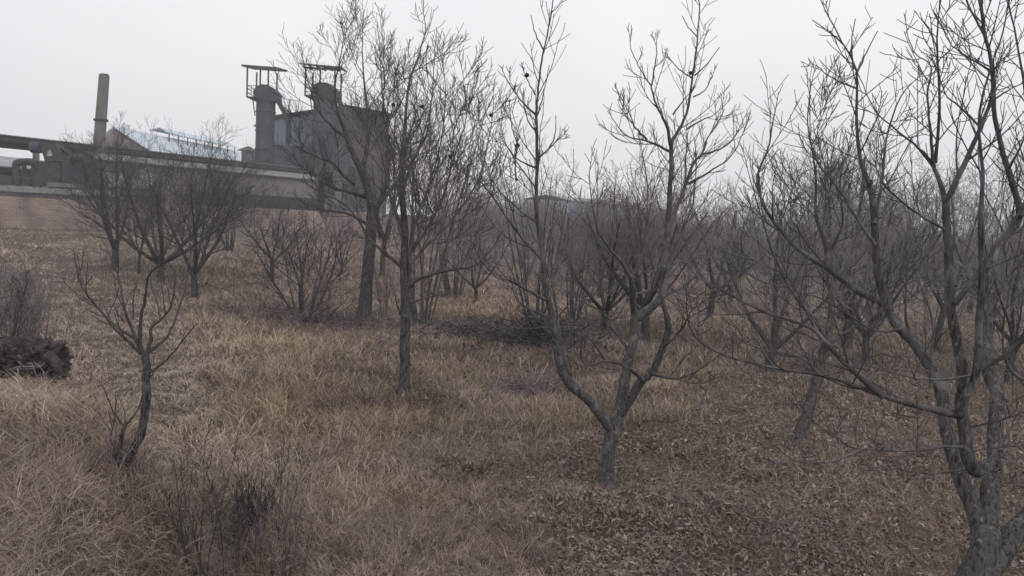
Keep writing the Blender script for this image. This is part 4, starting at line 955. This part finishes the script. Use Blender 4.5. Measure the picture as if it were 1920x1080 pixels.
# orchard rows
cnt = 0
rows = []
for iy, y in enumerate(np.concatenate([np.arange(20, 64, 5.2), np.arange(66, 108, 6)])):
    step = 5.2 if y < 64 else 6.5
    for x in np.arange(-12, 80, step):
        X = x+rngv.normal(0, .5)+(iy % 2)*step*.4; Y = y+rngv.normal(0, .6)
        px = 960+X/Y*F
        lim = 905 if Y < 32 else (880 if Y < 60 else 790)
        if px < lim or px > 2120: continue
        if Y < 27 and (px < 1080 or 1230 < px < 1300): continue
        rows.append((Y, X, px))
rows.sort()
front = {}
for ri_, (lo, hi) in enumerate(((0, 22.2), (22.2, 26.6), (26.6, 31))):
    sel = sorted([t_ for t_ in rows if lo <= t_[0] < hi], key=lambda t_: t_[2])
    for k_, t_ in enumerate(sel):
        front[t_] = 'bare orchard tree number %s from the left in the %s orchard row at right' % (['one', 'two', 'three', 'four', 'five', 'six', 'seven', 'eight', 'nine', 'ten', 'eleven', 'twelve'][min(k_, 11)], ['nearest', 'second', 'third'][ri_])
for (Y, X, px) in rows:
    z_ = float(ground(X, Y)); var = V[rngv.integers(len(V))] if rngv.random() < .88 else V2[rngv.integers(2)]
    h = rngv.uniform(4.6, 6.6) if Y < 34 else (rngv.uniform(4.0, 5.2) if Y < 64 else rngv.uniform(3.4, 4.8))
    if px > 1500 and Y > 34: h *= 1.15
    side_ = 'right' if px > 1500 else ('centre' if px > 1150 else 'left')
    if Y < 64:
        lb = {'right': 'bare orchard tree in the dense grey rows at the right', 'centre': 'bare orchard tree in the dense grey rows behind the centre trees', 'left': 'bare orchard tree in the rows behind the thickets'}[side_]
    else:
        lb = {'right': 'faint distant tree on the skyline of the orchard at right', 'centre': 'faint distant tree before the far blue hall', 'left': 'faint distant tree on the skyline right of the factory block'}[side_]
    gp_ = lb; lb = front.get((Y, X, px), lb)
    var.place((X, Y, z_-.05), h, lb, gp_.replace('bare orchard tree', 'orchard trees').replace('faint distant tree', 'distant trees'), rngv.uniform(0, 6.28), 'tree', rngv.uniform(.95, 1.2))
    cnt += 1
print('orchard trees', cnt)

# ================================================================== GRASS, LEAVES, WEEDS
rg = np.random.default_rng(77)
def blobmask(x, y, items):
    m_ = np.zeros_like(x)
    for (px, py, rx, ry) in items:
        c_, d_ = G(px, py); m_ = np.maximum(m_, np.exp(-(((x-c_[0])/rx)**2+((y-c_[1])/ry)**2)))
    return m_
YEL = [(700, 690, 2.2, 2.6), (930, 690, 1.8, 2.6), (830, 790, 1.4, 1.6), (560, 650, 2, 2.5), (1420, 740, 1.4, 1.6), (1010, 800, .8, .8), (1320, 720, 1.5, 2.0), (850, 950, 1, .7), (1130, 960, .5, .5), (480, 760, 1.4, 1.4), (900, 580, 2, 3)]
DRK = [(480, 590, 2.5, 1.5), (650, 700, .8, .5), (780, 760, .8, .6), (1450, 900, .8, .5), (900, 615, 2.0, 1.6), (1010, 660, 1.5, 1.4), (1000, 740, 1.1, .9), (630, 625, 2.4, 1.2), (300, 950, .5, .7), (880, 880, .6, .45), (500, 600, 2.5, 1.5)]  # darker ground patches; the one by the bank paints the hollow's shade
def leafmask(x, y):
    bnd = np.interp(y, [4, 6, 8, 10, 12, 16, 22], [1.0, .4, .35, 1.2, 2.6, 5, 10])
    n_ = (fbm(x*.5, y*.5, 21)-.5)*2.6
    return sst(-.7, .9, x-bnd+n_)*sst(24, 14, y)
NB = 1000000
r_ = np.exp(rg.uniform(math.log(3.0), math.log(72), NB)); t_ = np.radians(rg.uniform(-43, 43, NB))
x = r_*np.sin(t_); y = r_*np.cos(t_)
# clumping
cs = .28+.004*r_
cx = (np.floor(x/cs)+hash2(np.floor(x/cs), np.floor(y/cs), 1))*cs; cy = (np.floor(y/cs)+hash2(np.floor(x/cs), np.floor(y/cs), 2))*cs
pull = (hash2(cx, cy, 9) > .45)*.45
x = x+(cx-x)*pull; y = y+(cy-y)*pull
lm = leafmask(x, y); w_ = walld(x, y)
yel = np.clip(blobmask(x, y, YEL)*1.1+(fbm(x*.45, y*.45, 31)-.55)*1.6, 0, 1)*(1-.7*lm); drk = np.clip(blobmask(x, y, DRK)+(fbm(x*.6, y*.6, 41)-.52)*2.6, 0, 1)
bk_ = sst(.5, -1.0, x-bankx(y))*sst(26, 14, y)
PG = np.array([G(*p_)[0][:2] for p_ in ((330, 760), (250, 640), (190, 560), (130, 480))]); PG = PG[np.argsort(PG[:, 1])]
path = np.exp(-(((x-np.interp(y, PG[:, 1], PG[:, 0]))/(.45+.055*y))**2))*sst(6.5, 9, y)*sst(48, 30, y)
dens = (1-.66*lm)*(1-.35*drk)*(.72+.28*sst(.35, .65, fbm(x*1.3, y*1.3, 51)))
keep = (rg.random(NB) < dens) & (w_ < -.3)
x, y, r_, lm, yel, drk, bk_, path, w_ = [a_[keep] for a_ in (x, y, r_, lm, yel, drk, bk_, path, w_)]
n_ = len(x); z = ground(x, y)
hN = fbm(x*.8, y*.8, 61)
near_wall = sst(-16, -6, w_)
h = (.07+.13*hN+.17*yel*hN)*(1-.55*near_wall)*(1-.35*lm)*(1-.6*path)*rg.uniform(.4, 1.7, n_)*(1+.45*bk_)
h *= 1+.004*r_
h = np.minimum(h, .55)
wd = np.maximum(.0017, .00037*r_)*rg.uniform(.6, 1.5, n_)
flow = hash2(np.floor(x/.33+fbm(x*2, y*2, 73)), np.floor(y/.33+fbm(x*2, y*2, 74)), 71)*6.28+(fbm(x*1.7, y*1.7, 72)-.5)*5
az = flow+rg.normal(0, 1.15, n_)
lean = np.clip(rg.normal(.7, .45, n_)+.35*path+.25*bk_+.15*(1-yel), .05, 1.35)      # radians from vertical of the mean
bend = rg.uniform(.2, 1.5, n_)
dx, dy = np.cos(az), np.sin(az)
lv = []
px_, py_, pz_ = x.copy(), y.copy(), z-.02
lv.append((px_, py_, pz_))
a_ = lean*.5
for k in range(3):
    sl = h/3*1.25
    px_ = px_+dx*np.sin(a_)*sl; py_ = py_+dy*np.sin(a_)*sl; pz_ = pz_+np.cos(a_)*sl
    a_ = np.minimum(a_+bend*.5+lean*.25, 2.1)
    lv.append((px_, py_, pz_))
wa = rg.uniform(0, math.pi, n_)
# blades face roughly any way
wx, wy = np.cos(wa)*wd, np.sin(wa)*wd
Vt = np.zeros((n_, 7, 3), np.float32)
for k, f_ in ((0, 1), (1, .9), (2, .65)):
    X_, Y_, Z_ = lv[k]
    Vt[:, 2*k] = np.stack([X_-wx*f_/1, Y_-wy*f_/1, Z_], -1); Vt[:, 2*k+1] = np.stack([X_+wx*f_, Y_+wy*f_, Z_], -1)
Vt[:, 6] = np.stack(lv[3], -1)
b0 = (np.arange(n_)*7)[:, None]
Q1 = np.concatenate([b0+np.array([[0, 1, 3, 2]]), b0+np.array([[2, 3, 5, 4]])]); T1 = b0+np.array([[4, 5, 6]])
tan = np.array([.42, .35, .275]); gry = np.array([.30, .265, .24]); yl = np.array([.43, .355, .22]); dk = np.array([.15, .11, .095]); red = np.array([.27, .19, .155])
k1 = rg.random((n_, 1)); base = tan*(1-k1)+gry*k1
base = base*(1-.6*yel[:, None])+yl*.6*yel[:, None]
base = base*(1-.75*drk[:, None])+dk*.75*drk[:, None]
rr2 = (rg.random((n_, 1)) < .16); base = np.where(rr2, red, base)
big = fbm(x*.25, y*.25, 81)[:, None]
base = base*(.58+.82*big)*np.array([[1.0, .965, .935]])*rg.uniform(.35, 1.55, (n_, 1))*(1-.18*lm[:, None])
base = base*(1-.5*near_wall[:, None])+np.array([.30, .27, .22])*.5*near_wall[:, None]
base = base*(1-.55*path[:, None])+np.array([.50, .43, .36])*.55*path[:, None]*rg.uniform(.7, 1.2, (n_, 1))
hol_shade = np.exp(-(((x-bankx(y)-.3)/.45)**2))*sst(11, 8, y)*(.5+.5*sst(.35, .6, fbm(x*2, y*2, 97))); base = base*(1-.8*hol_shade[:, None])+np.array([.10, .085, .065])*.8*hol_shade[:, None]  # shadow in the hollow below the bank, painted into the blade colour
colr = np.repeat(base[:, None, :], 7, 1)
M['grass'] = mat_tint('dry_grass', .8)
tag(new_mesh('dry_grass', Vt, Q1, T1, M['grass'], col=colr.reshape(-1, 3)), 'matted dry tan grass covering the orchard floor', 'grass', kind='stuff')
print('blades', n_)

# fallen leaves
NL = 330000
r_ = np.exp(rg.uniform(math.log(3.2), math.log(30), NL)); t_ = np.radians(rg.uniform(-43, 43, NL)); x = r_*np.sin(t_); y = r_*np.cos(t_)
lm = np.maximum(leafmask(x, y), .10+.5*np.clip(blobmask(x, y, DRK), 0, 1)); lm *= .38+.62*sst(.38, .6, fbm(x*1.4, y*1.4, 95))
keep = (rg.random(NL) < lm) & (walld(x, y) < -.5); x, y, r_ = x[keep], y[keep], r_[keep]; n_ = len(x)
z = ground(x, y)+rg.uniform(.0, .075, n_)
sz = np.clip(rg.lognormal(-4.0, .42, n_), .006, .045)*(1+.015*r_)
a_ = rg.uniform(0, 6.28, n_); til = rg.normal(0, .5, n_); fold = rg.uniform(.1, .7, n_)
ux, uy = np.cos(a_), np.sin(a_)
Vt = np.zeros((n_, 6, 3), np.float32)
cc = np.stack([x, y, z], -1)
U = np.stack([ux*np.cos(til), uy*np.cos(til), np.sin(til)], -1)*sz[:, None]
W = np.stack([-uy*np.cos(fold), ux*np.cos(fold), 0*ux], -1)*sz[:, None]*.5; Zf = np.zeros((n_, 3)); Zf[:, 2] = np.sin(fold)*sz*.6
Vt[:, 0] = cc-U; Vt[:, 1] = cc+W+Zf-U*.15; Vt[:, 2] = cc+U+Zf*.8; Vt[:, 3] = cc-W+Zf-U*.15; Vt[:, 4] = cc-U*.1; Vt[:, 5] = cc+U*.5
b0 = (np.arange(n_)*6)[:, None]
Q1 = np.concatenate([b0+np.array([[0, 4, 2, 1]]), b0+np.array([[0, 3, 2, 4]])])
cA = np.array([.13, .098, .085]); cB = np.array([.34, .28, .23]); cC = np.array([.20, .14, .11]); k1 = rg.random((n_, 1))**1.6
base = cA*(1-k1)+cB*k1; base = np.where(rg.random((n_, 1)) < .25, cC, base)*rg.uniform(.7, 1.2, (n_, 1))
tag(new_mesh('fallen_leaves', Vt, Q1, None, mat_tint('dead_leaf', .75), smooth=False, col=np.repeat(base[:, None], 6, 1).reshape(-1, 3)), 'brown fallen leaves strewn over the grass at right', 'leaves', kind='stuff')
print('leaves', n_)

# long drooping straw in the near foreground
rng = np.random.default_rng(15); T = Tubes(); cl_ = []
STR = mat_noise('long_straw', [(.20, .165, .13), (.34, .285, .23), (.50, .43, .34)], 3, 3, .8)
for i in range(900):
    r = math.exp(rng.uniform(math.log(3.6), math.log(13))); a_ = math.radians(rng.uniform(-41, 34)); X, Y = r*math.sin(a_), r*math.cos(a_)
    onb = X < float(bankx(Y))+.4
    if not onb and float(fbm(X*.7, Y*.7, 111)) < .50: continue
    a0 = rng.uniform(0, 6.28); nb = rng.integers(5, 16)
    for k in range(nb):
        x0, y0 = X+rng.normal(0, .07), Y+rng.normal(0, .07); az = a0+rng.normal(0, .8); L_ = rng.uniform(.16, .44)*(1.1 if onb else .95)
        inc = rng.uniform(.1, .7); pts = []; q_ = np.array([x0, y0, float(ground(x0, y0))-.02])
        for j in range(7):
            pts.append(q_); q_ = q_+np.array([math.cos(az)*math.sin(inc), math.sin(az)*math.sin(inc), math.cos(inc)])*L_/6; inc = min(inc+rng.uniform(.12, .48), 2.0); az += rng.normal(0, .08)
        pts = np.array(pts); g_ = ground(pts[:, 0], pts[:, 1]); pts[1:, 2] = np.maximum(pts[1:, 2], g_[1:]+.03)
        T.add(pts, rng.uniform(.0010, .0021)*np.array([1, 1, .95, .85, .7, .5, .25]), 3)
v_, q_ = T.arrays(); tag(new_mesh('long_straw', v_, q_, mat=STR), 'long pale drooping straw over the bank and near grass', 'grass', kind='stuff')

# thin dry weeds / undergrowth stalks over the floor
rng = np.random.default_rng(5); T = Tubes()
for i in range(5200):
    r = math.exp(rng.uniform(math.log(4.5), math.log(45))); a_ = math.radians(rng.uniform(-40, 40)); X, Y = r*math.sin(a_), r*math.cos(a_)
    if walld(X, Y) > -1 or float(fbm(X*.5, Y*.5, 101)) < .42: continue
    z_ = float(ground(X, Y)); L_ = rng.uniform(.15, .6)*(1+.01*r); dr = unit(np.array([rng.normal(0, .5), rng.normal(0, .5), 1])); p_ = np.array([X, Y, z_-.03]); pts = [p_]
    for k in range(3): dr = unit(dr+rng.normal(0, .2, 3)); pts.append(pts[-1]+dr*L_/3)
    rad = max(.0016, .00022*r)*np.array([1.3, 1.1, .9, .6]); T.add(pts, rad, 3)
    for _ in range(rng.integers(0, 4)):
        q_ = pts[rng.integers(1, 3)]; d2_ = unit(dr+rng.normal(0, .7, 3)+np.array([0, 0, .3])); T.add([q_, q_+d2_*L_*.2, q_+d2_*L_*.36+np.array([0, 0, .02])], rad[1]*np.array([.8, .7, .5]), 3)
v_, q_ = T.arrays(); tag(new_mesh('weed_stalks', v_, q_, mat=M['twig_red']), 'thin dead weed stalks scattered through the grass', 'weeds', kind='stuff')

# ------------------------------------------------------------------ dark weed clump in the foreground, brush heaps, earth lump
def stalk_plant(name, px, py, ytop, n1, wid, label, cat, mats, seed, r0_=.006, sub=6, d_over=None):
    p_, d = G(px, py); rng = np.random.default_rng(seed); CR = Tubes(); TR = Tubes(); H = (py-ytop)/F*d
    cfg = Cfg(n=[0, sub, 4, 2, 0], maxl=3, npt=[8, 8, 5, 4, 3], ratio=[.8, .28, .45, .5, .5], ang=[45, 28, 35, 40, 40], trop=[0, .05, .2, .15, .1], rmin=.0022, sides=[6, 5, 3, 3, 3], wob=[.05, .05, .1, .12, .1], t0=[.5, .35, .1, .1, .1])
    for j in range(n1):
        X = rng.normal(0, wid); Yy = rng.normal(0, wid*.7); zz = float(ground(p_[0]+X, p_[1]+Yy))
        grow(TR, CR, np.array([p_[0]+X, p_[1]+Yy, zz-.05]), np.array([rng.normal(0, .14)+X*.3, rng.normal(0, .14), 1]), H*rng.uniform(.55, 1.05), r0_*rng.uniform(.7, 1.2), 1, cfg, rng, 2)
    root = thing(name, tuple(p_), label, cat); TR.build('stems', mats[0], root, p_); CR.build('shoots', mats[1], root, p_); return root
stalk_plant('weed_clump', 470, 1040, 835, 13, .11, 'dense dark clump of upright dead weed stalks near the bottom left', 'weeds', (M['twig_dark'], M['twig_dark']), 61, .0045, 7)
stalk_plant('weed_clump', 395, 1120, 830, 8, .09, 'tall thin dark stalks left of the dense weed clump', 'weeds', (M['twig_dark'], M['twig_dark']), 62, .0055)
stalk_plant('weed_clump', 500, 1130, 860, 10, .16, 'sparse dark stalks in front of the dense weed clump', 'weeds', (M['twig_dark'], M['twig_red']), 63, .004)
stalk_plant('weed_clump', 245, 885, 800, 16, .14, 'short dead stems around the foot of the sapling', 'weeds', (M['twig_dark'], M['twig_red']), 64, .003)
stalk_plant('weed_clump', 15, 560, 470, 70, .5, 'fine dark stems of the shrub at the left edge, behind the dense bushes', 'weeds', (M['twig'], M['twig']), 65, .005)
stalk_plant('weed_clump', 8, 655, 520, 90, .42, 'thick tangle of dark stems above the earth lump at left', 'weeds', (M['twig_near'], M['twig']), 66, .0045)
stalk_plant('weed_clump', 482, 995, 890, 34, .07, 'short dense dark knot of stems among the taller stalks near the bottom left', 'weeds', (M['twig_dark'], M['twig_dark']), 67, .004, 6)
def brush(px, py, rx, ry, hh, n1, label, mats, seed, Lr=(.6, 1.6), r_b=.008):
    p_, d = G(px, py); rng = np.random.default_rng(seed); T = Tubes(); T2 = Tubes()
    for j in range(n1):
        X = rng.normal(0, rx*.5); Y = rng.normal(0, ry*.5); e = max(0, 1-(X/rx)**2-(Y/ry)**2)
        g_ = float(ground(p_[0]+X, p_[1]+Y)); z_ = g_+rng.uniform(0, hh)*e; L_ = rng.uniform(*Lr); a_ = rng.uniform(0, 6.28); dr = unit(np.array([math.cos(a_), math.sin(a_), rng.normal(.1, .4)]))
        q0 = np.array([p_[0]+X, p_[1]+Y, z_])-dr*L_*.5; pts = [q0]; 
        for k in range(5): dr = unit(dr+rng.normal(0, .12, 3)+np.array([0, 0, -.04])); pts.append(pts[-1]+dr*L_/5)
        pts = np.array(pts); pts[:, 2] = np.maximum(pts[:, 2], ground(pts[:, 0], pts[:, 1])+.01)
        r = r_b*rng.uniform(.5, 1.6); T.add(pts, r*np.linspace(1.2, .5, 6), 5)
        for _ in range(3):
            q_ = pts[rng.integers(1, 5)]; d2_ = unit(dr+rng.normal(0, .6, 3)); L2 = L_*rng.uniform(.15, .4); T2.add([q_, q_+d2_*L2*.5, q_+d2_*L2+np.array([0, 0, .03])], r*np.array([.6, .45, .3]), 3)
    root = thing('brush_heap', tuple(p_), label, 'brush heap'); tag(T.build('cut_branches', mats[0], root, p_), kind='stuff'); tag(T2.build('side_twigs', mats[1], root, p_), kind='stuff'); return root
brush(900, 625, 2.0, .9, .22, 170, 'low dark heap of cut branches on the grass left of the thicket', (M['twig_dark'], M['twig_red']), 71, r_b=.010)
brush(1015, 650, 1.3, .9, .7, 220, 'dark heap of cut branches at the foot of the upright thicket', (M['twig_dark'], M['twig_dark']), 72, r_b=.014)
brush(1000, 745, 1.1, .7, .28, 150, 'reddish heap of thin prunings left of the low-forking tree', (M['twig_red'], M['twig_red']), 73, (.4, 1.2))
brush(600, 607, 2.0, .8, .3, 180, 'low litter of dark twigs below the many-stemmed bush', (M['twig_dark'], M['twig_red']), 74)

# earth lump with root
p_, d = G(55, 705); rng = np.random.default_rng(8)
root = thing('earth_lump', tuple(p_), 'dark rough lump of earth jutting from the bank at the left, with a pointed root', 'earth lump')
M['earth'] = mat_noise('dark_earth', [(.016, .013, .013), (.05, .037, .036), (.12, .092, .084)], 6, 8, .95, 1.0, 14)
nu, nv = 110, 70; k_ = d/F
ctr = P(42, 683, d+.1)
vv = []
for j in range(nv+1):
    ph = math.pi*j/nv
    for i in range(nu):
        a_ = 2*math.pi*i/nu
        dxn = np.array([math.sin(ph)*math.cos(a_), math.sin(ph)*math.sin(a_), math.cos(ph)])
        box_ = 1/max(abs(dxn[0])**2.4+abs(dxn[1])**2.4+abs(dxn[2])**2.4, 1e-6)**(1/2.4)
        rn = 1+.18*(abs(float(fbm(dxn[0]*19+dxn[1]*11, dxn[2]*21, 8))-.5)*-4+.5)+.5*(float(fbm(dxn[0]*2.3+5, dxn[2]*2.3+dxn[1]*1.7, 3))-.5)+.40*(float(fbm(dxn[0]*7+dxn[1]*4+9, dxn[2]*8, 6))-.5)
        vv.append(ctr+dxn*box_*rn*np.array([66*k_, .5, 47*k_]))
vv = np.array(vv); ix = np.arange((nv+1)*nu).reshape(nv+1, nu)
qq = np.stack([ix[:-1], ix[1:], np.roll(ix[1:], -1, 1), np.roll(ix[:-1], -1, 1)], -1).reshape(-1, 4)
new_mesh('soil', vv-p_, qq, mat=M['earth'], parent=root)
T = Tubes(); T.add(smooth_path([P(92, 668, d-.15), P(104, 680, d-.25), P(109, 692, d-.3), P(115, 706, d-.35)], 4), np.array([11, 10.5, 10, 9.5, 9, 8.5, 8, 7.5, 7, 6, 4.5, 3, 1])*k_, 8); T.build('root', M['earth'], root, p_)
T = Tubes()
for i in range(60):
    q_ = ctr+np.array([rng.uniform(-1, 1)*70*k_, -.42, rng.uniform(-1, 1)*38*k_]); dr = unit(rng.normal(0, 1, 3)); pts = [q_]
    for k in range(4): dr = unit(dr+rng.normal(0, .5, 3)+np.array([0, -.1, -.2])); pts.append(pts[-1]+dr*.07)
    T.add(pts, .005*np.array([1, .9, .8, .6, .4]), 4)
T.build('rootlets', M['twig'], root, p_)

# pale stones
for i, (px, py, s_, lb) in enumerate([(30, 872, .09, 'pale flat stone in the grass at the lower left edge'), (95, 972, .04, 'small pale stone in the grass at lower left'), (906, 716, .06, 'pale stone beside the reddish heap of prunings')]):
    p_, d = G(px, py); fv, fq, ft = blob(np.array([0, 0, s_*.2]), s_, 12, 8, rng, (1.3, 1, .5), .08)
    o = new_mesh('stone', fv, fq, ft, M['stone']); o.location = p_; tag(o, lb, 'stone')

# ------------------------------------------------------------------ haze
w = MB(); w.cube((0, 0, 4.5), (520, 520, 41)); me = bpy.data.meshes.new('haze'); me.from_pydata(w.v, [], w.f)
hz = bpy.data.objects.new('haze', me); C.objects.link(hz); tag(hz, 'thin grey winter haze over the orchard', 'haze', kind='stuff')
mt = bpy.data.materials.new('haze'); mt.use_nodes = True; n = mt.node_tree.nodes; l = mt.node_tree.links
n.remove(n['Principled BSDF']); pv = n.new('ShaderNodeVolumePrincipled'); pv.inputs['Color'].default_value = (.9, .89, .93, 1); pv.inputs['Density'].default_value = .0019
l.new(pv.outputs['Volume'], n['Material Output'].inputs['Volume']); me.materials.append(mt)
